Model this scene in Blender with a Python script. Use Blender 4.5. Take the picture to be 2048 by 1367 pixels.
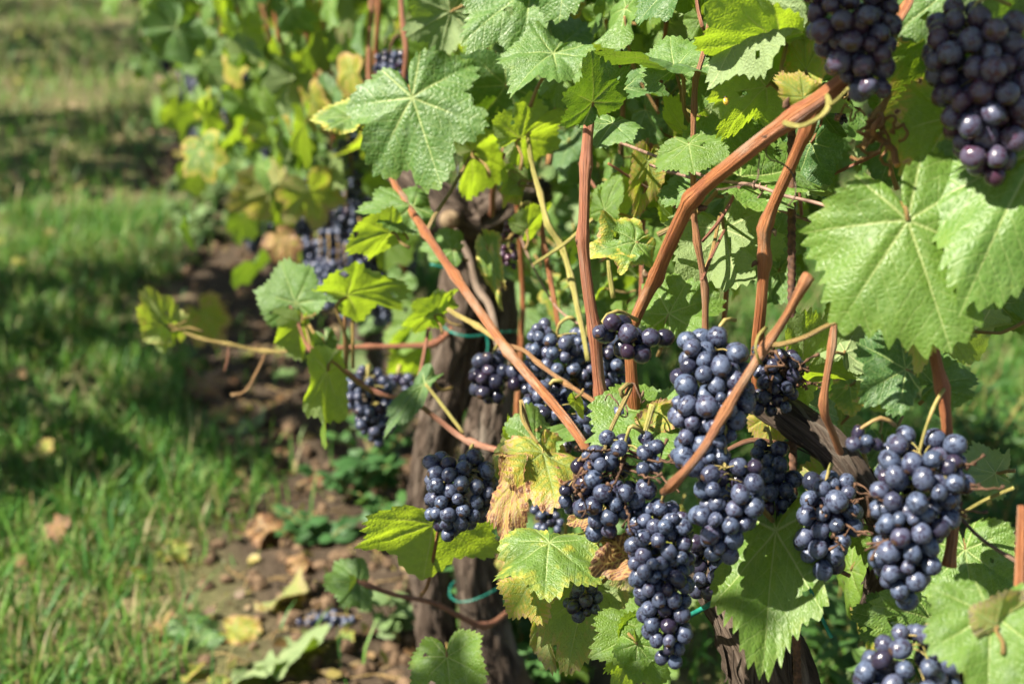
import bpy, math, random
import numpy as np
from mathutils import Vector, Matrix, noise

for o in list(bpy.data.objects):
    bpy.data.objects.remove(o)
SC = bpy.context.scene
COL = SC.collection
rnd = random.Random(7)
nrg = np.random.default_rng(7)

# ------------------------------------------------------------------ camera, sky, sun, exposure
CAM_H, PITCH, LENS = 1.25, 20.0, 52.0
FPX = LENS / 36.0 * 2048.0
cam = bpy.data.cameras.new("camera")
cam_o = bpy.data.objects.new("camera", cam)
COL.objects.link(cam_o)
cam_o.location = (0, 0, CAM_H)
cam_o.rotation_euler = (math.radians(90 - PITCH), 0, 0)
cam.lens, cam.sensor_width, cam.clip_start, cam.clip_end = LENS, 36.0, 0.02, 2000.0
cam.dof.use_dof = True
cam.dof.focus_distance = 1.24
cam.dof.aperture_fstop = 5.0
SC.camera = cam_o

SUN_AZ, SUN_EL = 111.0, 50.0      # azimuth left of straight ahead, elevation (degrees)
sdir = Vector((-math.sin(math.radians(SUN_AZ)) * math.cos(math.radians(SUN_EL)),
               math.cos(math.radians(SUN_AZ)) * math.cos(math.radians(SUN_EL)),
               math.sin(math.radians(SUN_EL))))
w = bpy.data.worlds.new("World")
SC.world = w
w.use_nodes = True
wt = w.node_tree
sky = wt.nodes.new("ShaderNodeTexSky")
sky.sky_type = 'NISHITA'
sky.sun_disc = False
sky.sun_elevation = math.radians(SUN_EL)
sky.sun_rotation = math.radians(-SUN_AZ)
wt.links.new(sky.outputs[0], wt.nodes["Background"].inputs[0])
wt.nodes["Background"].inputs[1].default_value = 0.05
sl = bpy.data.lights.new("sun", 'SUN')
sl.energy, sl.angle, sl.color = 5.0, math.radians(0.53), (1.0, 0.915, 0.77)
so = bpy.data.objects.new("sun", sl)
COL.objects.link(so)
so.rotation_euler = sdir.to_track_quat('Z', 'Y').to_euler()
vs = SC.view_settings
vs.view_transform, vs.look, vs.gamma, vs.exposure = 'Standard', 'None', 1.0, 1.5
vs.use_curve_mapping = False
SC.cycles.max_bounces = 5
SC.cycles.diffuse_bounces = 1
SC.cycles.use_adaptive_sampling = True
SC.cycles.adaptive_threshold = 0.025
SC.cycles.transmission_bounces = 4
SC.cycles.use_denoising = True

CP, SP = math.cos(math.radians(PITCH)), math.sin(math.radians(PITCH))
C_RIGHT, C_UP, C_BACK = Vector((1, 0, 0)), Vector((0, SP, CP)), Vector((0, -CP, SP))
def P(px, py, d):
    """place in the vineyard seen at photo pixel (px, py), d metres along the view axis"""
    u, v = (px - 1024) / FPX * d, (py - 683.5) / FPX * d
    return Vector((u, d * CP - v * SP, CAM_H - d * SP - v * CP))
def row_x(y): return 0.56 - 0.305 * y
def row_depth(px, py, off=0.0):
    u, v = (px - 1024) / FPX, (py - 683.5) / FPX
    return (0.56 + off) / max(u + 0.305 * (CP - v * SP), 0.05)

# ------------------------------------------------------------------ node helpers, materials
class NT:
    def __init__(s, name):
        s.m = bpy.data.materials.new(name)
        s.m.use_nodes = True
        s.t = s.m.node_tree
        s.t.nodes.clear()
        s.out = s.t.nodes.new("ShaderNodeOutputMaterial")
    def put(s, sock, v):
        if isinstance(v, bpy.types.NodeSocket):
            s.t.links.new(v, sock)
        elif isinstance(v, (tuple, list)) and len(v) == 3 and sock.type == 'RGBA':
            sock.default_value = (*v, 1)
        else:
            sock.default_value = v
    def n(s, typ, inp=None, **attr):
        nd = s.t.nodes.new("ShaderNode" + typ)
        for k, v in attr.items(): setattr(nd, k, v)
        for k, v in (inp or {}).items(): s.put(nd.inputs[k], v)
        return nd
    def ma(s, op, a, b=0.0, c=None, clamp=False):
        nd = s.n("Math", {0: a, 1: b}, operation=op, use_clamp=clamp)
        if c is not None: s.put(nd.inputs[2], c)
        return nd.outputs[0]
    def mix(s, f, a, b, mode='MIX'):
        nd = s.n("Mix", data_type='RGBA', blend_type=mode, clamp_factor=True)
        s.put(nd.inputs[0], f); s.put(nd.inputs[6], a); s.put(nd.inputs[7], b)
        return nd.outputs[2]
    def ss(s, x, lo, hi, a=0.0, b=1.0):
        nd = s.n("MapRange", {0: x, 1: lo, 2: hi, 3: a, 4: b}, interpolation_type='SMOOTHSTEP')
        return nd.outputs[0]
    def noise(s, vec, scale, detail=3.0, rough=0.55, dim='3D', dist=0.0):
        nd = s.n("TexNoise", {'Scale': scale, 'Detail': detail, 'Roughness': rough, 'Distortion': dist}, noise_dimensions=dim)
        if vec is not None: s.put(nd.inputs['Vector'], vec)
        return nd.outputs[0]
    def ramp(s, f, stops):
        nd = s.n("ValToRGB", {0: f})
        cr = nd.color_ramp
        while len(cr.elements) < len(stops): cr.elements.new(0.5)
        for e, (p, c) in zip(cr.elements, stops):
            e.position, e.color = p, (*c, 1)
        return nd.outputs[0]
    def uv(s, name): return s.n("UVMap", uv_map=name).outputs[0]
    def mapv(s, vec, sc):
        return s.n("Mapping", {0: vec, 3: sc}).outputs[0]
    def bump(s, h, strength, dist, normal=None):
        nd = s.n("Bump", {'Height': h, 'Strength': strength, 'Distance': dist})
        if normal is not None: s.put(nd.inputs['Normal'], normal)
        return nd.outputs[0]
    def princ(s, col, rough, normal=None, spec=0.5, **kw):
        nd = s.n("BsdfPrincipled", {'Base Color': col, 'Roughness': rough, 'Specular IOR Level': spec, **kw})
        if normal is not None: s.put(nd.inputs['Normal'], normal)
        return nd.outputs[0]
    def done(s, sh):
        s.t.links.new(sh, s.out.inputs[0])
        return s.m

def mat_leaf(name, dusty=0.3):
    """object colour: r tone (blue green to lime), g age (0 green, .5 yellow, .8 tan, 1 brown), b edge browning, a blotches"""
    t = NT(name)
    oi = t.n("ObjectInfo")
    sep = t.n("SeparateColor", {0: oi.outputs['Color']})
    tone, age, edge, rv = sep.outputs[0], sep.outputs[1], sep.outputs[2], oi.outputs['Random']
    blot = oi.outputs['Alpha']
    uv, vn, rad = t.uv("uv"), t.uv("vein"), t.uv("rad")
    off = t.n("VectorMath", {0: uv, 1: t.n("CombineXYZ", {0: t.ma('MULTIPLY', rv, 37.0), 1: t.ma('MULTIPLY', rv, 91.0)}).outputs[0]}, operation='ADD').outputs[0]
    vs_ = t.n("SeparateXYZ", {0: vn}); s_, t_ = vs_.outputs[0], vs_.outputs[1]
    rr = t.n("SeparateXYZ", {0: rad}).outputs[0]
    n1, n2 = t.noise(off, 3.2, 4), t.noise(off, 11.0, 4, .6)
    # veins
    wid = t.ma('MAXIMUM', t.ma('MULTIPLY_ADD', s_, -0.012, 0.014), 0.004)
    main = t.ss(t.ma('DIVIDE', t_, wid), 0.5, 1.3, 1, 0)
    wob = t.ma('MULTIPLY_ADD', n2, 0.06, -0.03)
    q = t.ma('DIVIDE', t.ma('ADD', t.ma('SUBTRACT', s_, t.ma('MULTIPLY', t_, 0.78)), wob), 0.135)
    fr = t.ma('ABSOLUTE', t.ma('SUBTRACT', t.ma('FRACT', q), 0.5))      # 0.5 at a side vein
    sec = t.ma('MULTIPLY', t.ss(fr, 0.455, 0.495), t.ss(t_, 0.42, 0.3))
    vor = t.n("TexVoronoi", {'Vector': off, 'Scale': 21.0, 'Randomness': 0.9}, feature='DISTANCE_TO_EDGE').outputs[0]
    ret = t.ss(vor, 0.0, 0.09, 1, 0)
    vor2 = t.n("TexVoronoi", {'Vector': off, 'Scale': 55.0}, feature='DISTANCE_TO_EDGE').outputs[0]
    # colour
    tn = t.ma('ADD', tone, t.ma('MULTIPLY_ADD', n1, 0.5, -0.25), clamp=True)
    green = t.mix(tn, (0.04, 0.11, 0.03), (0.15, 0.265, 0.034))
    ag = t.ma('ADD', age, t.ma('MULTIPLY', t.ss(rr, 0.62, 1.0), t.ma('MULTIPLY', edge, t.ma('MULTIPLY_ADD', n2, 2.2, -0.35))))
    ag = t.ma('ADD', ag, t.ma('MULTIPLY', blot, t.ss(n1, 0.54, 0.72)))
    ag = t.ma('ADD', ag, t.ma('MULTIPLY', age, t.ma('MULTIPLY_ADD', n2, 1.4, -0.7)))
    ag = t.ma('MULTIPLY', ag, t.ma('ADD', t.ss(t.ma('MINIMUM', t_, t.ma('MULTIPLY', t.ma('SUBTRACT', 0.5, fr), 0.16)), 0.0, 0.05, 0.62, 1.06), t.ma('MULTIPLY', t.ss(age, 0.5, 0.7), 0.2)), clamp=True)
    aged = t.ramp(ag, [(0.0, (0.1, 0.19, 0.035)), (0.28, (0.3, 0.34, 0.05)), (0.45, (0.52, 0.42, 0.06)), (0.62, (0.55, 0.4, 0.17)), (0.82, (0.4, 0.2, 0.09)), (1.0, (0.13, 0.055, 0.03))])
    col = t.mix(t.ss(ag, 0.04, 0.26), green, aged)
    dust = t.ma('MULTIPLY', t.ss(t.noise(off, 4.0, 6, .75), 0.5, 0.64), dusty)
    col_t = t.mix(dust, col, (0.27, 0.36, 0.25))
    veinc = t.mix(t.ss(ag, 0.3, 0.6), (0.34, 0.42, 0.15), (0.2, 0.12, 0.05))
    sec = t.ma('MULTIPLY', sec, t.ss(ag, 0.35, 0.6, 1.0, 0.25))
    col_t = t.mix(t.ma('MULTIPLY', sec, 0.42), col_t, veinc)
    col_t = t.mix(t.ma('MULTIPLY', ret, 0.16), col_t, veinc)
    col_t = t.mix(t.ma('MULTIPLY', main, 0.8), col_t, veinc)
    col_b = t.mix(0.5, col, (0.3, 0.36, 0.19))
    col_b = t.mix(t.ma('MULTIPLY', sec, 0.5), col_b, veinc)
    col_b = t.mix(t.ma('MULTIPLY', main, 0.8), col_b, (0.42, 0.47, 0.22))
    bf = t.n("NewGeometry").outputs['Backfacing']
    cc = t.mix(bf, col_t, col_b)
    # relief: puffed cells between sunken veins
    h = t.ma('MULTIPLY', t.ss(vor, 0.0, 0.35), 0.6)
    h = t.ma('ADD', h, t.ma('MULTIPLY', t.ss(fr, 0.5, 0.38), 0.35))
    h = t.ma('ADD', h, t.ma('MULTIPLY', t.ss(t_, 0.0, 0.05), 0.5))
    h = t.ma('ADD', h, t.ma('MULTIPLY', t.ss(vor2, 0.0, 0.3), 0.05))
    h = t.ma('ADD', h, t.ma('MULTIPLY', n2, 0.25))
    nb = t.bump(h, 0.3 if dusty < .1 else 0.42, 0.0022)
    rough = t.ma('ADD', t.ma('MULTIPLY', bf, 0.2), t.ma('MULTIPLY_ADD', n2, 0.3, 0.32))
    pr = t.princ(cc, rough, nb, 0.45)
    trc = t.mix(t.ss(ag, 0.1, 0.5), t.mix(tn, (0.3, 0.56, 0.02), (0.55, 0.72, 0.03)), aged)
    trc = t.mix(t.ma('MULTIPLY', t.ma('MAXIMUM', main, t.ma('MULTIPLY', sec, 0.6)), 0.6), trc, (0.5, 0.5, 0.12))
    trc = t.mix(t.ma('MULTIPLY', t.ss(n2, 0.35, 0.65), 0.25), trc, (0.12, 0.26, 0.01))
    tr = t.n("BsdfTranslucent", {'Color': trc, 'Normal': nb}).outputs[0]
    mx = t.n("MixShader", {0: t.ma('MULTIPLY', t.ss(ag, 0.6, 0.95, 1.0, 0.4), t.ss(tone, 0.45, 0.72, 0.2, 0.48)), 1: pr, 2: tr}).outputs[0]
    return t.done(mx)

def mat_grape():
    """object colour: r bloom amount, g redness, b darkness/shrivel"""
    t = NT("grape_skin")
    oi = t.n("ObjectInfo")
    sep = t.n("SeparateColor", {0: oi.outputs['Color']})
    bl, red = sep.outputs[0], sep.outputs[1]
    rv = oi.outputs['Random']
    oc = t.n("TexCoord").outputs['Object']
    off = t.n("VectorMath", {0: oc, 1: t.n("CombineXYZ", {0: t.ma('MULTIPLY', rv, 53.0), 1: t.ma('MULTIPLY', rv, 17.0), 2: t.ma('MULTIPLY', rv, 29.0)}).outputs[0]}, operation='ADD').outputs[0]
    nA, nB, nC = t.noise(off, 1.3, 3), t.noise(off, 3.4, 5, .68), t.noise(off, 16.0, 3)
    z = t.n("SeparateXYZ", {0: oc}).outputs[2]
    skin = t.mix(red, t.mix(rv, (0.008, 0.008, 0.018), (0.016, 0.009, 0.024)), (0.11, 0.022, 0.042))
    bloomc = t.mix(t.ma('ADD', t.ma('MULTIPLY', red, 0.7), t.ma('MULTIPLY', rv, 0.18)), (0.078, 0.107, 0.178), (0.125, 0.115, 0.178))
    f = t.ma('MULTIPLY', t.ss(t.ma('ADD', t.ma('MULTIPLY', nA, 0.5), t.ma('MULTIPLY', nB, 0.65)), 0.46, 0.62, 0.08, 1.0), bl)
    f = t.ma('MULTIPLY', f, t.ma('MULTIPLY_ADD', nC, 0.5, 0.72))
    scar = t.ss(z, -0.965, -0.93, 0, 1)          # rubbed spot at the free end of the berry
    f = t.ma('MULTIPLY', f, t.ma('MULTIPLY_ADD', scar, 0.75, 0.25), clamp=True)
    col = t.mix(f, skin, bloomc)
    tip = t.ss(z, -0.992, -0.985, 1, 0)
    col = t.mix(tip, col, (0.06, 0.035, 0.025))
    rough = t.ma('MULTIPLY_ADD', f, 0.27, 0.13)
    nb = t.bump(t.ma('ADD', nB, t.ma('MULTIPLY', nC, 0.3)), 0.18, 0.0012)
    return t.done(t.princ(col, rough, nb, 0.5))

def mat_cane():
    """object colour: r young yellow green, g old grey, b pinkish"""
    t = NT("cane_bark")
    sep = t.n("SeparateColor", {0: t.n("ObjectInfo").outputs['Color']})
    uv = t.uv("uv")
    st = t.noise(t.mapv(uv, (26, 14, 1)), 1.0, 4, .6)
    big = t.noise(t.mapv(uv, (2.2, 22, 1)), 1.0, 3)
    wav = t.n("TexWave", {'Vector': uv, 'Scale': 2.6, 'Distortion': 3.0, 'Detail': 2.0, 'Detail Scale': 1.0}, bands_direction='X').outputs[1]
    st = t.ss(st, 0.26, 0.72)
    br = t.mix(st, (0.2, 0.064, 0.026), (0.46, 0.185, 0.07))
    br = t.mix(t.ma('MULTIPLY', t.ss(big, 0.5, 0.75), 0.55), br, (0.17, 0.05, 0.04))
    br = t.mix(t.ma('MULTIPLY', t.ss(big, 0.45, 0.25), 0.4), br, (0.5, 0.27, 0.12))
    pat = t.noise(t.mapv(uv, (1.5, 9, 1)), 1.0, 5, .65)
    br = t.mix(t.ma('MULTIPLY', t.ss(pat, 0.5, 0.62), 0.8), br, (0.33, 0.235, 0.165))
    br = t.mix(t.ma('MULTIPLY', t.ss(pat, 0.45, 0.3), 0.6), br, (0.24, 0.075, 0.05))
    yg = t.mix(st, (0.34, 0.36, 0.08), (0.52, 0.44, 0.15))
    yg = t.mix(t.ma('MULTIPLY', t.ss(big, 0.5, 0.7), 0.4), yg, (0.45, 0.25, 0.1))
    gr = t.mix(st, (0.14, 0.1, 0.075), (0.36, 0.29, 0.23))
    pk = t.mix(st, (0.26, 0.08, 0.07), (0.46, 0.22, 0.15))
    c = t.mix(sep.outputs[0], br, yg)
    c = t.mix(sep.outputs[1], c, gr)
    c = t.mix(sep.outputs[2], c, pk)
    spk = t.noise(t.mapv(uv, (14, 500, 1)), 1.0, 2)
    c = t.mix(t.ma('MULTIPLY', t.ss(spk, 0.66, 0.74), 0.5), c, (0.08, 0.03, 0.02))
    h = t.ma('ADD', st, t.ma('MULTIPLY', wav, 0.4))
    return t.done(t.princ(c, 0.5, t.bump(h, 0.9, 0.0016), 0.35))

def mat_bark():
    t = NT("old_vine_bark")
    uv = t.uv("uv")
    st = t.noise(t.mapv(uv, (18, 9, 1)), 1.0, 6, .68, dist=.6)
    fi = t.noise(t.mapv(uv, (70, 22, 1)), 1.0, 4, .6)
    big = t.noise(t.mapv(uv, (3, 6, 1)), 1.0, 4)
    c = t.ramp(st, [(0.34, (0.018, 0.013, 0.01)), (0.47, (0.07, 0.052, 0.04)), (0.58, (0.13, 0.1, 0.08)), (0.74, (0.26, 0.215, 0.175))])
    c = t.mix(t.ma('MULTIPLY', t.ss(big, 0.5, 0.7), 0.5), c, (0.27, 0.24, 0.2))
    c = t.mix(t.ma('MULTIPLY', fi, 0.4), c, (0.09, 0.06, 0.042))
    h = t.ma('ADD', st, t.ma('MULTIPLY', fi, 0.45))
    return t.done(t.princ(c, 0.9, t.bump(h, 1.0, 0.006), 0.2))

def mat_simple(name, c1, c2, scale=60, rough=0.7, spec=0.3, bump=0.4, dist=0.001, metal=0.0, detail=4):
    t = NT(name)
    co = t.n("TexCoord").outputs['Object']
    n1 = t.noise(co, scale, detail, .6)
    n2 = t.noise(co, scale * 5, 3, .6)
    c = t.mix(t.ss(n1, 0.3, 0.7), c1, c2)
    return t.done(t.princ(c, rough, t.bump(t.ma('ADD', n1, t.ma('MULTIPLY', n2, 0.4)), bump, dist), spec, Metallic=metal))

def mat_ground():
    t = NT("vineyard_soil")
    g = t.n("NewGeometry").outputs['Position']
    sx = t.n("SeparateXYZ", {0: g})
    dist = t.ma('ABSOLUTE', t.ma('ADD', sx.outputs[0], t.ma('MULTIPLY_ADD', sx.outputs[1], 0.305, -0.50)))
    n0, n1, n2 = t.noise(g, 3.0, 5, .6), t.noise(g, 22, 6, .65), t.noise(g, 110, 5, .65)
    soil = t.mix(n1, (0.028, 0.021, 0.015), (0.1, 0.073, 0.05))
    soil = t.mix(t.ss(n2, 0.5, 0.75), soil, (0.15, 0.115, 0.08))
    thatch = t.mix(n1, (0.045, 0.065, 0.022), (0.18, 0.155, 0.075))
    dry = t.mix(n2, (0.2, 0.15, 0.08), (0.36, 0.29, 0.17))
    th = t.mix(t.ss(n0, 0.52, 0.68), thatch, dry)
    dist = t.ma('ADD', dist, t.ma('MULTIPLY', t.ma('MAXIMUM', t.ma('SUBTRACT', sx.outputs[1], 4.0), 0.0), 0.09))
    m = t.ss(t.ma('ADD', dist, t.ma('MULTIPLY_ADD', n0, 0.3, -0.15)), 0.2, 0.36)
    c = t.mix(m, soil, th)
    return t.done(t.princ(c, 0.95, t.bump(t.ma('ADD', n1, t.ma('MULTIPLY', n2, 0.5)), 0.9, 0.015), 0.15))

def mat_blades(name, trans=0.4):
    t = NT(name)
    c = t.n("Attribute", attribute_name="col").outputs[0]
    pr = t.princ(c, 0.5, None, 0.35)
    tr = t.n("BsdfTranslucent", {'Color': t.mix(0.5, c, (0.2, 0.34, 0.03))}).outputs[0]
    return t.done(t.n("MixShader", {0: trans, 1: pr, 2: tr}).outputs[0])

M = dict(leaf=mat_leaf("vine_leaf"), leaf_clean=mat_leaf("vine_leaf_clean", 0.06), grape=mat_grape(), cane=mat_cane(), bark=mat_bark(),
         ground=mat_ground(), grass=mat_blades("grass_blade"), foliage=mat_blades("leafy_mass", 0.38),
         rust=mat_simple("rusty_iron", (0.045, 0.026, 0.02), (0.15, 0.075, 0.045), 180, .8, .3, .5, .0006),
         wire=mat_simple("weathered_wire", (0.13, 0.075, 0.055), (0.3, 0.19, 0.14), 150, .6, .4, .3, .0004),
         tie=mat_simple("green_plastic_tie", (0.005, 0.13, 0.1), (0.02, 0.24, 0.18), 90, .38, .5, .1, .0005),
         dead=mat_simple("withered_stem", (0.035, 0.02, 0.014), (0.16, 0.09, 0.055), 200, .85, .2, .6, .001),
         stem=mat_simple("bunch_stem", (0.2, 0.2, 0.05), (0.36, 0.27, 0.1), 120, .55, .35, .3, .0006),
         stembrown=mat_simple("bunch_stem_brown", (0.15, 0.085, 0.04), (0.36, 0.26, 0.1), 120, .65, .3, .4, .0006),
         cut=mat_simple("cut_wood", (0.14, 0.095, 0.055), (0.27, 0.2, 0.125), 120, .8, .2, .3, .0006),
         beetle=mat_simple("beetle_shell", (0.5, 0.3, 0.03), (0.55, 0.4, 0.06), 90, .3, .5, .1, .0003),
         beetle_dark=mat_simple("beetle_head", (0.02, 0.012, 0.01), (0.05, 0.03, 0.02), 90, .35, .5, .1, .0003),
         clod=mat_simple("soil_clod", (0.06, 0.04, 0.026), (0.2, 0.135, 0.085), 60, .95, .1, 1.0, .004))

# ------------------------------------------------------------------ object helpers
WORLD = {}
def tag(o, label=None, cat=None, group=None, kind=None):
    for k, v in (("label", label), ("category", cat), ("group", group), ("kind", kind)):
        if v: o[k] = v
    return o
def add(name, data, parent=None, mw=None):
    o = bpy.data.objects.new(name, data)
    COL.objects.link(o)
    mw = mw if mw is not None else Matrix.Identity(4)
    if parent is not None:
        o.parent = parent
        o.matrix_parent_inverse = WORLD[parent.name].inverted()
    o.matrix_basis = mw
    WORLD[o.name] = mw.copy()
    return o
def thing(name, loc, label, cat, group=None):
    e = add(name, None, None, Matrix.Translation(loc))
    e.empty_display_size = 0.05
    return tag(e, label, cat, group)
def mesh_np(name, v, quads=None, tris=None, mat=None, smooth=True, uvs=None, col=None):
    """fast mesh: v (n,3); quads (q,4); tris (t,3); uvs {name: per-loop (L,2)} in quads-then-tris order; col per-vertex (n,3)"""
    me = bpy.data.meshes.new(name)
    v = np.asarray(v, dtype=np.float32)
    q = np.asarray(quads if quads is not None else np.zeros((0, 4)), dtype=np.int32).reshape(-1, 4)
    t = np.asarray(tris if tris is not None else np.zeros((0, 3)), dtype=np.int32).reshape(-1, 3)
    me.vertices.add(len(v)); me.vertices.foreach_set("co", v.ravel())
    L = np.concatenate([q.ravel(), t.ravel()])
    me.loops.add(len(L)); me.loops.foreach_set("vertex_index", L)
    ls = np.concatenate([np.arange(len(q)) * 4, len(q) * 4 + np.arange(len(t)) * 3]).astype(np.int32)
    me.polygons.add(len(ls)); me.polygons.foreach_set("loop_start", ls)
    me.update(calc_edges=True)
    if smooth: me.polygons.foreach_set("use_smooth", np.ones(len(ls), dtype=bool))
    for k, a in (uvs or {}).items():
        me.uv_layers.new(name=k).data.foreach_set("uv", np.asarray(a, dtype=np.float32).ravel())
    if col is not None:
        at = me.attributes.new("col", 'FLOAT_COLOR', 'POINT')
        at.data.foreach_set("color", np.hstack([col, np.ones((len(col), 1))]).astype(np.float32).ravel())
    if mat is not None: me.materials.append(mat)
    return me

def smooth_path(pts, rad, step):
    """Catmull-Rom through 3-D points with radii"""
    p = [np.array(a, float) for a in pts]
    r = list(rad)
    if len(p) == 2: p.insert(1, (p[0] + p[1]) / 2); r.insert(1, (r[0] + r[1]) / 2)
    pp = [2 * p[0] - p[1]] + p + [2 * p[-1] - p[-2]]
    rr = [r[0]] + r + [r[-1]]
    out, ro = [], []
    for i in range(1, len(pp) - 2):
        n = max(2, int(np.linalg.norm(pp[i + 1] - pp[i]) / step))
        for k in range(n):
            t = k / n
            a, b, c, d = pp[i - 1], pp[i], pp[i + 1], pp[i + 2]
            out.append(0.5 * (2 * b + (c - a) * t + (2 * a - 5 * b + 4 * c - d) * t * t + (3 * b - a - 3 * c + d) * t ** 3))
            ro.append(rr[i] + (rr[i + 1] - rr[i]) * (t * t * (3 - 2 * t)))
    out.append(p[-1]); ro.append(r[-1])
    return np.array(out), np.array(ro)
def tube_arrays(path, rad, seg=10, modf=None, closed_ends=True):
    n = len(path)
    tg = np.gradient(path, axis=0); tg /= np.linalg.norm(tg, axis=1)[:, None] + 1e-12
    a = np.array([0, 0, 1.0]) if abs(tg[0][2]) < 0.9 else np.array([1.0, 0, 0])
    u = np.cross(tg[0], a); u /= np.linalg.norm(u)
    U = []
    for i in range(n):
        u = u - tg[i] * np.dot(u, tg[i]); u /= np.linalg.norm(u) + 1e-12
        U.append(u)
    U = np.array(U); V = np.cross(tg, U)
    ang = np.arange(seg) / seg * 2 * np.pi
    ln = np.concatenate([[0], np.cumsum(np.linalg.norm(np.diff(path, axis=0), axis=1))])
    R = np.repeat(rad[:, None], seg, 1)
    if modf is not None: R = modf(R, ang[None, :].repeat(n, 0), ln[:, None].repeat(seg, 1))
    v = path[:, None, :] + R[..., None] * (np.cos(ang)[None, :, None] * U[:, None, :] + np.sin(ang)[None, :, None] * V[:, None, :])
    v = v.reshape(-1, 3)
    i, j = np.meshgrid(np.arange(n - 1), np.arange(seg), indexing='ij')
    j2 = (j + 1) % seg
    q = np.stack([i * seg + j, i * seg + j2, (i + 1) * seg + j2, (i + 1) * seg + j], -1).reshape(-1, 4)
    uu = np.stack([j / seg, (j + 1) / seg, (j + 1) / seg, j / seg], -1).reshape(-1, 4)
    vv = np.stack([ln[i], ln[i], ln[i + 1], ln[i + 1]], -1).reshape(-1, 4)
    uv = np.stack([uu, vv], -1).reshape(-1, 2)
    tris = np.zeros((0, 3), int)
    if closed_ends:
        c0, c1 = len(v), len(v) + 1
        v = np.vstack([v, path[0] - tg[0] * rad[0] * .15, path[-1] + tg[-1] * rad[-1] * .15])
        k = np.arange(seg); k2 = (k + 1) % seg
        tris = np.vstack([np.stack([np.full(seg, c0), k2, k], 1), np.stack([np.full(seg, c1), (n - 1) * seg + k, (n - 1) * seg + k2], 1)])
        uv = np.vstack([uv, np.zeros((len(tris) * 3, 2))])
    return v, q, tris, uv
def joined(name, parts, mat):
    V, Q, T, UQ, UT, o = [], [], [], [], [], 0
    for v, q, t, uv in parts:
        V.append(v); Q.append(q + o); T.append(t + o); UQ.append(uv[:len(q) * 4]); UT.append(uv[len(q) * 4:]); o += len(v)
    return mesh_np(name, np.vstack(V), np.vstack(Q), np.vstack(T), mat, True, {"uv": np.vstack(UQ + UT)})
def node_mod(nodes, amp, width=0.009, seed=0, wob=0.04):
    def f(R, A, L):
        K = np.ones_like(R)
        for s in nodes: K += amp * np.exp(-((L - s) / width) ** 2)
        return R * K * (1 + wob * np.sin(3 * A + 40 * L + seed) + wob * .6 * np.sin(5 * A + seed * 2))
    return f
CANE_N = [0]
def cane(parent, pts, color=(0, 0, 0), name="cane", nodes=None, seg=12, amp=0.42, mat=None, step=0.006):
    """pts: (px, py, depth, diameter px)"""
    p3 = [P(a, b, d) for a, b, d, _ in pts]
    r3 = [w_ * .88 / 2 / FPX * d for _, _, d, w_ in pts]
    path, rad = smooth_path(p3, r3, step)
    ln = np.concatenate([[0], np.cumsum(np.linalg.norm(np.diff(path, axis=0), axis=1))])
    nl = []
    for (nx, ny) in (nodes or []):
        pr = [((((q[0]) / ((q[1]) * CP - (q[2] - CAM_H) * SP)) * FPX + 1024 - nx) ** 2 + (683.5 - FPX * (q[1] * SP + (q[2] - CAM_H) * CP) / (q[1] * CP - (q[2] - CAM_H) * SP) - ny) ** 2) for q in path]
        nl.append(ln[int(np.argmin(pr))])
    CANE_N[0] += 1
    jit = np.zeros((len(path), 3))
    if len(nl) > 1:
        o_ = np.argsort(nl); zz = np.interp(ln, np.array(nl)[o_], np.array([1 if i % 2 else -1 for i in range(len(nl))], float))
        sv = np.cross(path[-1] - path[0], np.array(C_BACK)); sv /= np.linalg.norm(sv)
        jit = (zz * rad * .55)[:, None] * sv[None]
    wv = np.sin(ln[:, None] * np.array([[31, 23, 27]]) + CANE_N[0] * np.array([[1.3, 2.1, .7]])) * rad[:, None] * 0.22
    v, q, t, uv = tube_arrays(path + jit + wv, rad, seg, node_mod(nl, amp, 0.008, CANE_N[0]))
    o = add(name, mesh_np(name, v, q, t, mat or M['cane'], True, {"uv": uv}), parent)
    o.color = (*color, 1)
    # a bud at every node
    for k, s in enumerate(nl):
        i = int(np.argmin(abs(ln - s)))
        if rad[i] > 0.0028:
            i = min(max(i, 1), len(path) - 2)
            tv = Vector(path[min(i + 1, len(path) - 1)] - path[i - 1]).normalized()
            sd = tv.cross(C_BACK).normalized() * (1 if k % 2 else -1)
            b0 = Vector(path[i]) + sd * rad[i] * .8 + C_BACK * rad[i] * .35
            bp, br = smooth_path([b0, b0 + sd * rad[i] * .5 + tv * rad[i] * .35, b0 + sd * rad[i] * .75 + tv * rad[i] * 1.0], [rad[i] * .5, rad[i] * .42, rad[i] * .1], 0.002)
            bo = add("bud", mesh_np("bud", *tube_arrays(bp, br, 7)[:3], mat=M['cut'] if k % 3 == 0 else M['dead']), o)
    return o

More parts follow.
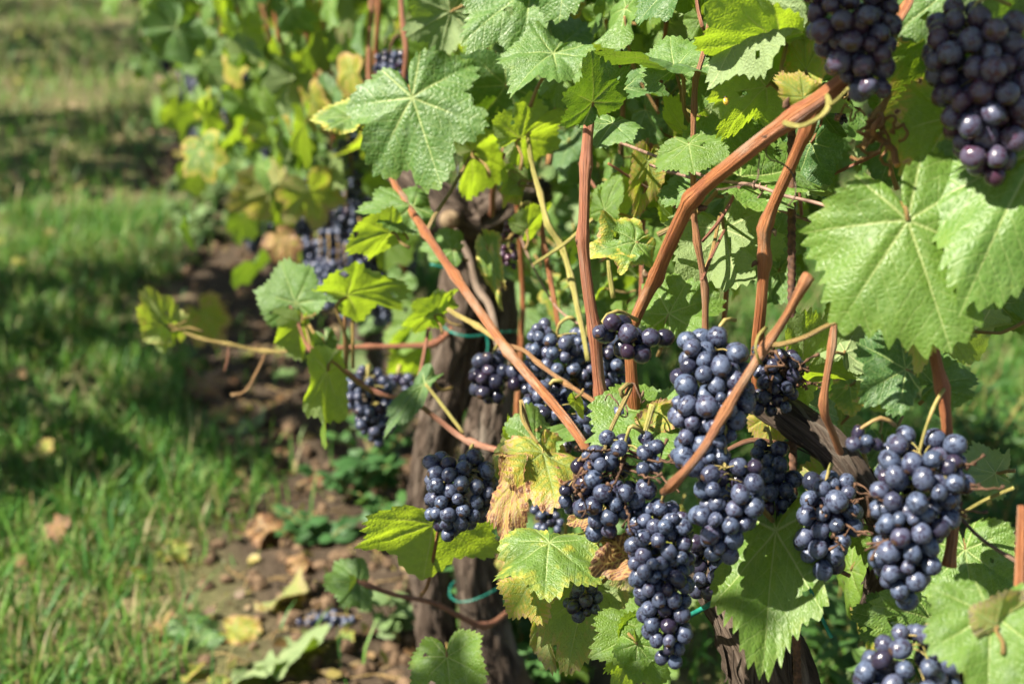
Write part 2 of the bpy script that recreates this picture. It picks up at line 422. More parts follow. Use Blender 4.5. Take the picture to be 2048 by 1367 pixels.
# ------------------------------------------------------------------ leaves
CTRL = np.array([(0, 1.0), (11, .95), (25, .79), (38, .85), (51, .93), (64, .82), (79, .68), (93, .73), (107, .765), (123, .69), (139, .62), (154, .55), (167, .42), (176, .2), (180, .07)])
def leaf_mesh(name, seed, na=180, nr=13, fold=0.12, curl=0.2, side=0.1, wave=0.05, lobe=1.0, mat=None, wx=1.0, holes=0, crumple=0.0, base=0.0):
    r_ = random.Random(seed)
    th = np.linspace(-180, 180, na + 1)
    a = np.abs(th)
    c = CTRL.copy()
    jl, jr = [1 + r_.uniform(-.06, .06) for _ in c], [1 + r_.uniform(-.06, .06) for _ in c]
    cl, cr_ = c.copy(), c.copy()
    for k in range(1, len(c) - 2):
        cl[k, 1] *= jl[k]; cr_[k, 1] *= jr[k]
    for cc in (cl, cr_):
        for k in (2, 6): cc[k, 1] *= 1 - 0.16 * (lobe - 1) + r_.uniform(-.05, .03)
    def interp(xs, cc):
        # smooth cubic-ish interpolation
        x = np.interp(xs, cc[:, 0], np.arange(len(cc)))
        i = np.clip(x.astype(int), 0, len(cc) - 2); t = x - i; t = t * t * (3 - 2 * t) * .5 + t * .5
        return cc[i, 1] * (1 - t) + cc[i + 1, 1] * t
    R = np.where(th < 0, interp(a, cl), interp(a, cr_))
    R = R * (1 - base * np.clip((a - 100) / 55, 0, 1) * np.clip((182 - a) / 8, 0, 1))
    # teeth: irregular saw
    bounds, x = [-168.0], -168.0
    while x < 168: x += r_.uniform(6.2, 10.5); bounds.append(x)
    bounds = np.array(bounds)
    k = np.clip(np.searchsorted(bounds, th) - 1, 0, len(bounds) - 2)
    ph = (th - bounds[k]) / (bounds[k + 1] - bounds[k])
    ph = np.where(th < 0, 1 - ph, ph)
    amp = np.array([r_.uniform(.06, .15) for _ in bounds])[k] * (.45 if crumple > .2 else 1)
    tooth = np.where(ph < .35, ph / .35, (1 - ph) / .65) - .35
    tooth = np.where(a > 168, 0, tooth) * amp
    f = (np.arange(nr + 1) / nr) ** 0.85
    f = f[:, None]
    rad = f * R[None, :] * (1 + tooth[None, :] * np.clip((f - .72) / .28, 0, 1))
    T = np.radians(th)[None, :].repeat(nr + 1, 0)
    X, Y = rad * np.sin(T) * wx, rad * np.cos(T)
    mv = np.array([-150, -105, -51, 0, 51, 105, 150.0])
    dA = np.abs(th[:, None] - mv[None, :]); near = dA.argmin(1)
    tt = np.abs(rad * np.sin(np.radians(dA.min(1)))[None, :])
    ph1, ph2, ph3 = r_.uniform(0, 6.3), r_.uniform(0, 6.3), r_.uniform(0, 6.3)
    fl, fr_ = fold * r_.uniform(.7, 1.3), fold * r_.uniform(.7, 1.3)
    Z = np.where(X < 0, fl, fr_) * np.sqrt(X * X + .004) - curl * np.where(Y > 0, Y * Y, .4 * Y * Y) - side * X * X
    Z += wave * f ** 2 * (np.sin(3 * T + ph1) + .8 * np.sin(5 * T + ph2) + .25 * np.sin(9 * T + ph3) + .08 * np.sin(17 * T + ph1))
    Z += 0.02 * np.clip(tt / .07, 0, 1) * (1 - .5 * f)
    Z += 0.03 * np.sin(4.1 * X + ph2) * np.sin(3.7 * Y + ph3)
    Z += 0.012 * np.sin(13 * X + ph3) * np.sin(11 * Y + ph1)
    if crumple:
        for q in range(nr + 1):
            for w_ in range(na + 1):
                pp = Vector((X[q, w_] * 3.2 + seed, Y[q, w_] * 3.2, seed * .37))
                nv = noise.noise_vector(pp)
                Z[q, w_] += crumple * nv.x * .5 * (0.3 + f[q, 0]); 
                X[q, w_] += crumple * nv.y * .22 * f[q, 0]; Y[q, w_] += crumple * nv.z * .22 * f[q, 0]
        X = np.clip(X, -2, 2)
    V = np.stack([X, Y, Z], -1).reshape(-1, 3)
    n1 = na + 1
    i, j = np.meshgrid(np.arange(nr), np.arange(na), indexing='ij')
    i, j = i.ravel(), j.ravel()
    keep = np.ones(len(i), bool)
    xm, ym = (X[i, j] + X[i + 1, j + 1]) / 2, (Y[i, j] + Y[i + 1, j + 1]) / 2
    for _ in range(holes):
        aa, rr = r_.uniform(-2.4, 2.4), r_.uniform(.35, .75)
        hx, hy, hr = rr * math.sin(aa), rr * math.cos(aa), r_.uniform(.03, .085)
        keep &= ((xm - hx) ** 2 + ((ym - hy) * r_.uniform(.6, 1.4)) ** 2) > hr * hr
    i, j = i[keep], j[keep]
    q = np.stack([i * n1 + j, (i + 1) * n1 + j, (i + 1) * n1 + j + 1, i * n1 + j + 1], -1)[:, ::-1]
    ii = np.stack([i, i + 1, i + 1, i], -1)[:, ::-1]; jj = np.stack([j, j, j + 1, j + 1], -1)[:, ::-1]
    thm = (th[j] + th[np.minimum(j + 1, na)]) / 2
    kk = np.abs(thm[:, None] - mv[None, :]).argmin(1)
    dth = np.radians(th[jj] - mv[kk][:, None])
    rl = rad[ii, jj]
    S, TT = rl * np.cos(dth), np.abs(rl * np.sin(dth))
    uv0 = np.stack([(rad * np.sin(T))[ii, jj], (rad * np.cos(T))[ii, jj]], -1).reshape(-1, 2)
    uv1 = np.stack([S, TT], -1).reshape(-1, 2)
    uv2 = np.stack([f[:, 0][ii], np.zeros_like(rl)], -1).reshape(-1, 2)
    return mesh_np(name, V, q, None, mat or M['leaf'], True, {"uv": uv0, "vein": uv1, "rad": uv2})
def frame(j, tip, n):
    y = (tip - j); L = y.length; y = y.normalized()
    z = (n - y * n.dot(y))
    if z.length < 1e-4: z = y.orthogonal()
    z.normalize(); x = y.cross(z)
    m = Matrix((x, y, z)).transposed().to_4x4()
    return Matrix.Translation(j) @ m @ Matrix.Scale(L, 4)
def petiole(leaf, j, to, r0, color, y, z, bend=0.3):
    L = (to - j).length
    mid = (j + to) / 2 - z * L * bend * .35
    p, r = smooth_path([j + y * .0, j - y * L * .18 - z * L * .05, mid, to], [r0 * .85, r0, r0, r0 * 1.25], 0.008)
    v, q, t, uv = tube_arrays(p, r, 7)
    o = add("petiole", mesh_np("petiole", v, q, t, M['cane'], True, {"uv": uv}), leaf)
    o.color = (*color, 1)
    return o
# tone, age, edge, blotch
LC = {'g': (.3, 0, .1, .06), 'l': (.55, 0, .12, .05), 'k': (.08, 0, .05, .04), 'b': (.75, .02, .12, .1), 'y': (.9, .3, .35, .2), 'Y': (1, .44, .2, .1),  # k: dark tone painting in canopy shade; b: bright tone for backlit blades
      'd': (1, .62, .4, .25), 'D': (1, .78, .3, .3), 's': (.6, .1, .45, .75), 'o': (.8, .34, .5, .8), 'e': (.45, .02, .5, .15), 'r': (1, .74, .1, .1), 'p': (.6, .1, .2, .3)}
PETC = {'y': (.9, 0, 0), 'r': (.1, 0, .2), 'o': (.55, 0, .15)}
def leaf(parent, J, Tp, n, cls='g', fold=None, curl=.2, side=.1, wave=None, lobe=1.0, wx=1.0, holes=None, seed=None, pet=None, crumple=0, under=False, na=180, nr=13, petc='o', name="leaf", clean=False, auto=True, base=None):
    """J junction, Tp tip as (px, py, depth); n = which way the visible face looks, in camera terms (right, up)"""
    seed = seed if seed is not None else rnd.randrange(10 ** 6)
    g_ = random.Random(seed)
    fold = g_.uniform(.05, .42) if fold is None else fold
    base = (.5 if wx < .75 else g_.uniform(.05, .4)) if base is None else base
    wave = g_.uniform(.04, .11) if wave is None else wave
    holes = g_.choice((0, 0, 1, 2)) if holes is None else holes
    j, tp = P(*J), P(*Tp)
    nn = C_RIGHT * n[0] + C_UP * n[1] + C_BACK
    if under and cls == 'b' and auto:      # blade turned so that the sun strikes its far side
        y = (tp - j).normalized(); a = (C_BACK - y * C_BACK.dot(y)).normalized(); b = y.cross(a)
        best = min(((abs(f) if (a * math.cos(f) + b * math.sin(f)).dot(sdir) < -.3 else 9 + (a * math.cos(f) + b * math.sin(f)).dot(sdir), f) for f in [math.radians(k) for k in range(-66, 67, 3)]))
        nn = a * math.cos(best[1]) + b * math.sin(best[1]); wx *= min(1.25, 1 / math.cos(best[1]))
    if under: nn = -nn
    mw = frame(j, tp, nn)
    me = leaf_mesh(name, seed, na, nr, fold, curl, side, wave, lobe, M['leaf_clean'] if clean else M['leaf'], wx, holes, crumple, base)
    o = add(name, me, parent, mw)
    c = LC[cls]
    o.color = (min(1, max(0, c[0] + rnd.uniform(-.1, .1))), max(0, c[1] + rnd.uniform(-.03, .03)), c[2], c[3])
    y, z = Vector(mw.col[1][:3]).normalized(), Vector(mw.col[2][:3]).normalized()
    L = (tp - j).length
    to = P(*pet) if pet else j - y * L * .45 - z * L * .55 + C_RIGHT * L * rnd.uniform(-.2, .2) - C_BACK * L * .2
    petiole(o, j - z * .0008, to, min(.0021, .0009 + L * .012), PETC[petc], y, z)
    return o

# ------------------------------------------------------------------ grapes
def grape_mesh(k):
    r_ = random.Random(100 + k)
    nu, nv = 22, 13
    v, q = [], []
    ez = 1 + r_.uniform(-.03, .08)
    for i in range(nv + 1):
        ph = math.pi * i / nv
        for j in range(nu):
            th = 2 * math.pi * j / nu
            d = Vector((math.sin(ph) * math.cos(th), math.sin(ph) * math.sin(th), math.cos(ph)))
            s = 1 + .07 * noise.noise(d * 1.3 + Vector((k * 5.1, 0, 0)))
            if k >= 5: s *= 1 - .28 * abs(noise.noise(d * 2.6 + Vector((k * 3.3, 1, 0)))) * 1.6   # shrivelled
            if ph > 2.95: s -= .012
            v.append((d.x * s, d.y * s, d.z * s * ez))
    for i in range(nv):
        for j in range(nu):
            a, b = i * nu + j, i * nu + (j + 1) % nu
            q.append((a, a + nu, b + nu, b))
    return mesh_np("grape", v, q, None, M['grape'])
GM = [grape_mesh(k) for k in range(7)]
def orient(zdir):
    return zdir.to_track_quat('Z', 'Y').to_matrix().to_4x4()
def pack(axis, hw, r, seed, fill=1.0, squash=0.85):
    """berry centres and radii packed round an axis (list of points, half widths)"""
    g = np.random.default_rng(seed)
    ax, wd = smooth_path(axis, hw, r * .5)
    seglen = np.linalg.norm(np.diff(ax, axis=0), axis=1).mean()
    vol = (math.pi * wd ** 2 * squash * seglen).sum()
    n = int(max(5, vol / (4.19 * r ** 3) * 0.8 * fill))
    n = min(n, 220)
    pr = wd ** 2 / (wd ** 2).sum()
    k = g.choice(len(ax), n, p=pr)
    rr = r * g.uniform(.76, 1.12, n); rr[g.random(n) < .12] *= .64
    ang = g.uniform(0, 2 * np.pi, n); rad = np.sqrt(g.random(n)) * wd[k]
    c = ax[k] + np.stack([np.cos(ang) * rad, np.sin(ang) * rad * squash, g.uniform(-1, 1, n) * r], 1)
    for it in range(160):
        d = c[:, None] - c[None]; L = np.linalg.norm(d, axis=2) + 1e-9
        ov = np.clip((rr[:, None] + rr[None]) * .985 - L, 0, None); np.fill_diagonal(ov, 0)
        c += (d / L[..., None] * ov[..., None]).sum(1) * .32
        dd = c[:, None] - ax[None]; dl = np.linalg.norm(dd, axis=2); ki = dl.argmin(1)
        v = c - ax[ki]; vl = np.linalg.norm(v, axis=1) + 1e-9
        lim = np.maximum(wd[ki] - rr * .75, .2 * r)
        ex = np.clip(vl - lim, 0, None)
        c -= v / vl[:, None] * (ex * .35)[:, None]
        c -= v * .002
    return c, rr, ax, wd
def bunch(label, axis, d, gpx, attach=None, bloom=.85, red=0.1, fill=1.0, seed=None, dead=0, group=None, name="grape_bunch", loose=False, stem='stem', pedw=7, shr=0.03, small=False):
    """axis: list of (px, py, half width px[, depth])"""
    seed = seed if seed is not None else rnd.randrange(10 ** 6)
    r_ = random.Random(seed)
    pts = [P(a[0], a[1], a[3] if len(a) > 3 else d) for a in axis]
    hw = [a[2] * 1.12 / FPX * d for a in axis]
    return bunch3(label, pts, hw, gpx * .94 / 2 / FPX * d, P(*attach) if attach else None, bloom, red if red > .2 else red * .4, fill, seed, dead, group, name, loose, stem, pedw / 2 / FPX * d, shr)
def bunch3(label, pts, hw, r, att, bloom, red, fill, seed, dead=0, group=None, name="grape_bunch", loose=False, stem='stem', pedr=.002, shr=.03, joinit=False):
    r_ = random.Random(seed)
    c, rr, ax, wd = pack(pts, hw, r, seed, fill)
    top = Vector(ax[0]) + Vector((0, 0, r))
    root = thing(name, top, label, "grape bunch", group)
    tubes = []
    p0 = att if att is not None else top + Vector((r_.uniform(-.01, .01), .012, .03))
    mid = (p0 + top) / 2 + Vector((r_.uniform(-.004, .004), 0, .008))
    bk = C_BACK * -.45 * float(wd.mean())
    pa, ra = smooth_path([p0, mid, top + bk * .6, Vector(ax[len(ax) // 2]) + bk, Vector(ax[-1]) + bk * .5], [pedr * 1.25, pedr, pedr * .95, pedr * .6, pedr * .3], .006)
    tubes.append(tube_arrays(pa, ra, 8, node_mod([np.linalg.norm(np.array(mid - p0))], .35, .004, seed % 7)))
    V, Q, o_ = [], [], 0
    for k in range(len(c)):
        dl = np.linalg.norm(ax - c[k], axis=1); ki = int(dl.argmin())
        out = Vector(c[k] - ax[max(0, ki - 3)])
        inner = dl[ki] < wd[ki] - 3.0 * rr[k] and wd[ki] > 3.5 * rr[k]
        if inner: continue
        base = ax[max(0, ki - int(1.2 * r / (r * .5)))]
        if (k % 2 == 0 or loose) and not joinit:
            e = c[k] - (c[k] - base) / (np.linalg.norm(c[k] - base) + 1e-9) * rr[k] * .9
            m_ = (base + e) / 2 + np.array([0, 0, r * .25])
            pq, rq = smooth_path([base, m_, e], [pedr * .42, pedr * .36, pedr * .5], .006)
            tubes.append(tube_arrays(pq, rq, 5))
        zd = -(out.normalized() + Vector((r_.gauss(0, .35), r_.gauss(0, .35), -.5 + r_.gauss(0, .35)))).normalized()
        mk = r_.choice((5, 6)) if r_.random() < shr else r_.randrange(5)
        mw = Matrix.Translation(Vector(c[k])) @ orient(zd) @ Matrix.Diagonal((float(rr[k]) * r_.uniform(.94, 1.04), float(rr[k]) * r_.uniform(.94, 1.04), float(rr[k]) * r_.uniform(.95, 1.1), 1))
        if joinit:
            me = GM[mk]; vv = np.empty(len(me.vertices) * 3, np.float32); me.vertices.foreach_get("co", vv)
            vv = vv.reshape(-1, 3) @ np.array(mw.to_3x3()).T + np.array(mw.translation)
            qq = np.empty(len(me.loops), np.int32); me.loops.foreach_get("vertex_index", qq)
            V.append(vv); Q.append(qq.reshape(-1, 4) + o_); o_ += len(vv)
            continue
        o = add("grape", GM[mk], root, mw)
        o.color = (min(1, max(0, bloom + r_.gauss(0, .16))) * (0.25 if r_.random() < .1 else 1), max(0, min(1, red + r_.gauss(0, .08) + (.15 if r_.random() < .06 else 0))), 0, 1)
    if joinit:
        o = add("grapes", mesh_np("grapes", np.vstack(V), np.vstack(Q), None, M['grape']), root)
        o.color = (bloom, red, 0, 1); o["kind"] = "stuff"
    add("stem", joined("stem", tubes, M[stem]), root)
    if dead:
        tb = []
        for k in range(dead):
            b = ax[r_.randrange(max(1, len(ax) // 2))]
            an = r_.uniform(0, 6.28)
            dv = np.array([math.cos(an), math.sin(an) * .7 - .6, r_.uniform(-.5, .5)])
            ln = wd.max() * r_.uniform(.8, 1.35)
            p_ = [b, b + dv * ln * .5 + nrg.normal(0, .002, 3), b + dv * ln + nrg.normal(0, .003, 3)]
            pq, rq = smooth_path(p_, [.0014, .0011, .0007], .003)
            tb.append(tube_arrays(pq + nrg.normal(0, .0006, pq.shape), rq, 5))
            for _ in range(r_.randrange(2, 5)):
                e = pq[r_.randrange(len(pq) // 2, len(pq))]
                e2 = e + nrg.normal(0, .006, 3)
                pe, re_ = smooth_path([e, (e + e2) / 2 + nrg.normal(0, .001, 3), e2], [.0006, .0006, .0016], .003)
                tb.append(tube_arrays(pe, re_, 5))
        add("withered_stem", joined("withered_stem", tb, M['dead']), root)
    return root

ROWD = Vector((-.292, .956, 0)); ROWN = Vector((-.956, -.292, 0))   # along the row; towards the alley
# ------------------------------------------------------------------ the ground
def gz(x, y):
    x, y = np.asarray(x, float), np.asarray(y, float)
    h = .010 * np.sin(5.1 * x + 1.3 * y) * np.sin(3.3 * y - .7 * x) + .007 * np.sin(11 * x - 7 * y + 1) + .005 * np.sin(17 * y + 9 * x) * np.sin(13 * x)
    dr = np.abs(x - (0.5 - .305 * y))
    h = h + .012 * np.exp(-(dr / .3) ** 2) * (np.sin(37 * x + 11 * y) * np.sin(29 * y - 17 * x) + .6 * np.sin(71 * x - 43 * y))
    return h * np.clip(1.2 - np.abs(y - 4) / 16, 0, 1)
def spaced(lo, hi, n, c, p=3.0):
    t = np.linspace(-1, 1, n)
    s = np.sign(t) * (np.abs(t) * .007 + np.abs(t) ** 6 * .993)
    return np.where(s < 0, c + s * (c - lo), c + s * (hi - c))
gx, gy = spaced(-400, 400, 261, 0.0), spaced(-60, 900, 261, 3.2)
gx = np.where(np.abs(gx) < 60, gx, gx)
GX, GY = np.meshgrid(gx, gy, indexing='ij')
ii, jj = np.meshgrid(np.arange(260), np.arange(260), indexing='ij')
gq = np.stack([ii * 261 + jj, (ii + 1) * 261 + jj, (ii + 1) * 261 + jj + 1, ii * 261 + jj + 1], -1).reshape(-1, 4)
ground = add("ground", mesh_np("ground", np.stack([GX, GY, gz(GX, GY)], -1).reshape(-1, 3), gq, None, M['ground']))
tag(ground, "bare brown soil strip below the vines with turf either side", None, None, "structure")

def blades(name, n, xr, yr, hr, wr, mask, seed, greens, drys, dryp):
    g = np.random.default_rng(seed)
    x, y = g.uniform(*xr, n), g.uniform(*yr, n)
    k = mask(x, y, g)
    x, y = x[k], y[k]; n = len(x)
    # gather into tufts
    tx, ty = np.round(x / .055) * .055, np.round(y / .055) * .055
    hsh = np.sin(tx * 127.1 + ty * 311.7) * 43758.5; hsh -= np.floor(hsh)
    pull = .45 * (hsh > .35)
    x, y = x + (tx + (hsh - .5) * .05 - x) * pull, y + (ty + (np.modf(hsh * 7)[0] - .5) * .05 - y) * pull
    h = g.uniform(*hr, n) * (.55 + .75 * hsh); wd = g.uniform(*wr, n)
    a = g.uniform(0, 2 * np.pi, n); lean = g.uniform(.1, .95, n)
    dx, dy = np.cos(a), np.sin(a); px, py = -dy, dx
    z0 = gz(x, y) - .004
    base = np.stack([x, y, z0], 1); D = np.stack([dx, dy, 0 * dx], 1); W = np.stack([px, py, 0 * px], 1)
    Zv = np.array([0, 0, 1.0])
    def row(t, wf):
        c = base + D * (lean * h * t ** 2)[:, None] + Zv * (h * (t - .35 * lean * t * t))[:, None]
        return c - W * (wd * wf)[:, None], c + W * (wd * wf)[:, None]
    l0, r0 = row(0., .5); l1, r1 = row(.4, .55); l2, r2 = row(.75, .36); tp = row(1., 0)[0]
    V = np.stack([l0, r0, l1, r1, l2, r2, tp], 1).reshape(-1, 3)
    o = np.arange(n)[:, None] * 7
    q = np.concatenate([o + np.array([[0, 1, 3, 2]]), o + np.array([[2, 3, 5, 4]])], 0)
    t = o + np.array([[4, 5, 6]])
    cg = np.array(greens)[g.integers(0, len(greens), n)] * g.uniform(.75, 1.3, (n, 1))
    cd = np.array(drys)[g.integers(0, len(drys), n)] * g.uniform(.7, 1.2, (n, 1))
    pat = .5 + .5 * np.sin(2.3 * x + 1.1 * y) * np.sin(3.1 * y - 1.7 * x + .5)
    dr = (g.random(n) < dryp(x, y, pat))[:, None]
    c = np.where(dr, cd, cg)
    V[:, 2] *= 1.0
    return tag(add(name, mesh_np(name, V, q, t, M['grass'], True, None, np.repeat(c, 7, 0))), None, None, None, "stuff")
def gmask(near, lim=.27):
    def f(x, y, g):
        dr = np.abs(x - (0.50 - .305 * y))
        edge = .40 - .035 * np.clip(y - 1.5, 0, 3.2) - .12 * np.clip(y - 4.2, 0, 2) + .1 * np.sin(3.7 * y + 1) + .07 * np.sin(9.1 * y) + g.uniform(-.1, .1, len(x))
        inside = (dr > edge) | (g.random(len(x)) < .012)
        vis = (np.abs(x) < .36 * (.94 * y + .5) + .25)
        bald = np.sin(4.3 * x + 2 * y) * np.sin(3.9 * y - 2.2 * x) > .72
        return inside & vis & ~(bald & (g.random(len(x)) < .75))
    return f
GR = [(.05, .16, .028), (.085, .235, .036), (.135, .285, .045), (.06, .185, .045), (.2, .3, .085)]
DR = [(.32, .27, .12), (.4, .33, .18), (.25, .2, .09)]
tag(blades("grass", 120000, (-1.6, 1.6), (1.2, 4.6), (.035, .115), (.0024, .0046), gmask(1), 3, GR, DR, lambda x, y, p: .08 + .14 * (p > .65)), "lush green grass of the alley nearest the camera", "grass")
tag(blades("grass", 60000, (-4.6, 4.8), (4.4, 13), (.05, .14), (.004, .008), gmask(0), 4, GR, DR, lambda x, y, p: .16 + .5 * np.clip((y - 5) / 5, 0, 1) * (p > .45)), "far strip of grass with straw-coloured patches beyond the near turf", "grass")

# ------------------------------------------------------------------ leafy masses for rows that stay in the background
LOWLEAF = [leaf_mesh("leaf", 900 + k, 64, 4, .1 + .05 * (k % 3), .15 + .1 * (k % 4), .1, .07, 1.0 + .3 * (k % 3), M['leaf']) for k in range(10)]
MIDLEAF = [leaf_mesh("leaf", 300 + k, 132, 8, -.1 + .09 * (k % 6), .02 + .14 * (k % 4), .05 + .1 * (k % 3), .06 + .03 * (k % 3), .6 + .4 * (k % 4), M['leaf'], .8 + .1 * (k % 4), 1 if k % 3 == 0 else 0, .12 if k % 4 == 1 else 0) for k in range(14)]
def foliage(parent, cx, cy, z0, z1, lx, n, seed, size=(.05, .085), name="foliage"):
    g = np.random.default_rng(seed)
    d = Vector((-.292, .956, 0))
    V, Q, C, o = [], [], [], 0
    shp = np.array([(0, 0), (.45, -.25), (.75, .1), (.6, .45), (.72, .75), (.3, .78), (0, 1.1), (-.3, .78), (-.72, .75), (-.6, .45), (-.75, .1), (-.45, -.25)])
    sv = np.column_stack([shp, -.18 * (shp[:, 0] ** 2) - .15 * shp[:, 1] ** 2])
    sv = np.vstack([sv, [[0, .45, .05]]])
    tris = []
    for k in range(n):
        a, b, zz = g.uniform(-lx, lx), g.normal(0, .13), g.uniform(z0, z1)
        c = Vector((cx + d.x * a + d.y * b, cy + d.y * a - d.x * b, zz))
        nn = Vector((g.normal(-.6, .6), g.normal(0, .5), g.normal(.5, .5))).normalized()
        y = Vector((g.normal(0, .5), g.normal(0, .5), -1)); y = (y - nn * y.dot(nn)).normalized(); x = y.cross(nn)
        s = g.uniform(*size)
        R = np.array([x, y, nn])
        V.append((sv * s) @ R + np.array(c))
        m = len(sv)
        tris += [(o + i, o + (i + 1) % (m - 1), o + m - 1) for i in range(m - 1)]
        col = np.array([(.05, .11, .03), (.08, .15, .03), (.13, .2, .04), (.28, .27, .06), (.3, .18, .07)][g.choice(5, p=[.35, .33, .2, .08, .04])]) * g.uniform(.8, 1.2)
        C.append(np.tile(col, (m, 1))); o += m
    ob = add(name, mesh_np(name, np.vstack(V), None, tris, M['foliage'], True, None, np.vstack(C)), parent)
    ob["kind"] = "stuff"
    return ob
def bark_tube(name, pts, rad, parent, seg=36, rough=.16, seed=0, step=.006, strips=0):
    path, r = smooth_path(pts, rad, step)
    def mod(R, A, L):
        out = np.empty_like(R)
        for i in range(R.shape[0]):
            for j in range(R.shape[1]):
                a, l = A[i, j], L[i, j]
                tw = a + l * 2.5
                n1 = noise.noise(Vector((math.cos(tw) * 1.4, math.sin(tw) * 1.4, l * 7 + seed)))
                n2 = noise.noise(Vector((math.cos(tw) * 4.5, math.sin(tw) * 4.5, l * 12 + seed * 2)))
                n3 = noise.noise(Vector((math.cos(tw) * 11, math.sin(tw) * 11, l * 22 + seed * 3)))
                out[i, j] = R[i, j] * (1 + rough * (1.1 * n1 + (.9 - 1.6 * abs(n2)) * .9 + n3 * 1.1))
        return out
    v, q, t, uv = tube_arrays(path, r, seg, mod)
    o = add(name, mesh_np(name, v, q, t, M['bark'], True, {"uv": uv}), parent)
    if strips:
        g = random.Random(seed + 5)
        V, Q, UV = [], [], []
        tg = np.gradient(path, axis=0); tg /= np.linalg.norm(tg, axis=1)[:, None]
        for k in range(strips):
            i0 = g.randrange(0, len(path) - 8); n = g.randrange(6, min(26, len(path) - i0))
            a0 = g.uniform(0, 6.28); wdt = g.uniform(.0012, .0045); lift = g.uniform(.05, .3); b0 = len(V)
            for m in range(n):
                i = i0 + m
                u = np.cross(tg[i], [1, .2, 0]); u /= np.linalg.norm(u); w2 = np.cross(tg[i], u)
                a = a0 + m * .035 + .1 * math.sin(m * .9 + k)
                dv = math.cos(a) * u + math.sin(a) * w2; sv = -math.sin(a) * u + math.cos(a) * w2
                e = abs(m / (n - 1) - .5) * 2
                c = path[i] + dv * r[i] * (1.08 + lift * e ** 3)
                ww = wdt * (1 - .6 * e)
                V += [c - sv * ww, c + sv * ww + dv * .0008]
                if m: Q.append((b0 + 2 * m - 2, b0 + 2 * m - 1, b0 + 2 * m + 1, b0 + 2 * m)); UV += [(a0, m * .006), (a0 + .1, m * .006), (a0 + .1, m * .006 + .006), (a0, m * .006 + .006)]
        s = add("bark_strips", mesh_np("bark_strips", V, Q, None, M['bark'], True, {"uv": UV}), o)
        s["kind"] = "stuff"
    return o

# neighbouring rows: left one stands beyond the frame and shades the grass, right one shows through gaps
for k, (u, lx, nf) in enumerate(((.3, .42, 320), (1.15, .4, 320), (3.0, .32, 200), (3.8, .4, 330), (5.45, .45, 340), (6.3, .34, 280), (7.95, .4, 220), (8.8, .4, 200), (10.2, .4, 200))):
    X, Y = row_x(0) - 1.78 + ROWD.x * (u - .435), ROWD.y * (u - .435)
    t = thing("grape_vine", (X, Y, 0), f"vine of the row across the alley on the left, {['nearest','second','third','fourth','fifth','sixth','seventh','eighth','ninth'][k]} along it", "vine", "vines across the left alley")
    bark_tube("trunk", [(X, Y, -.02), (X + .03, Y, .25), (X - .02, Y + .03, .55)], [.03, .026, .03], t, 14, .15, k, .03)
    foliage(t, X, Y, .55, 2.2 + .12 * math.sin(k * 1.7), lx, int(nf * 1.15), 40 + k)
for k, Y in enumerate((2.9, 4.0, 5.1, 6.2, 7.4, 8.8)):
    X = row_x(Y) + 2.1
    t = thing("grape_vine", (X, Y, 0), f"vine of the row beyond on the right, glimpsed through leaves, {['nearest','second','third','fourth','fifth','sixth'][k]} along it", "vine", "vines of the row beyond")
    bark_tube("trunk", [(X, Y, -.02), (X + .03, Y, .25), (X - .02, Y + .03, .5)], [.03, .026, .03], t, 14, .15, k + 20, .03)
    foliage(t, X, Y, .35, 1.4, .5, 220, 70 + k)

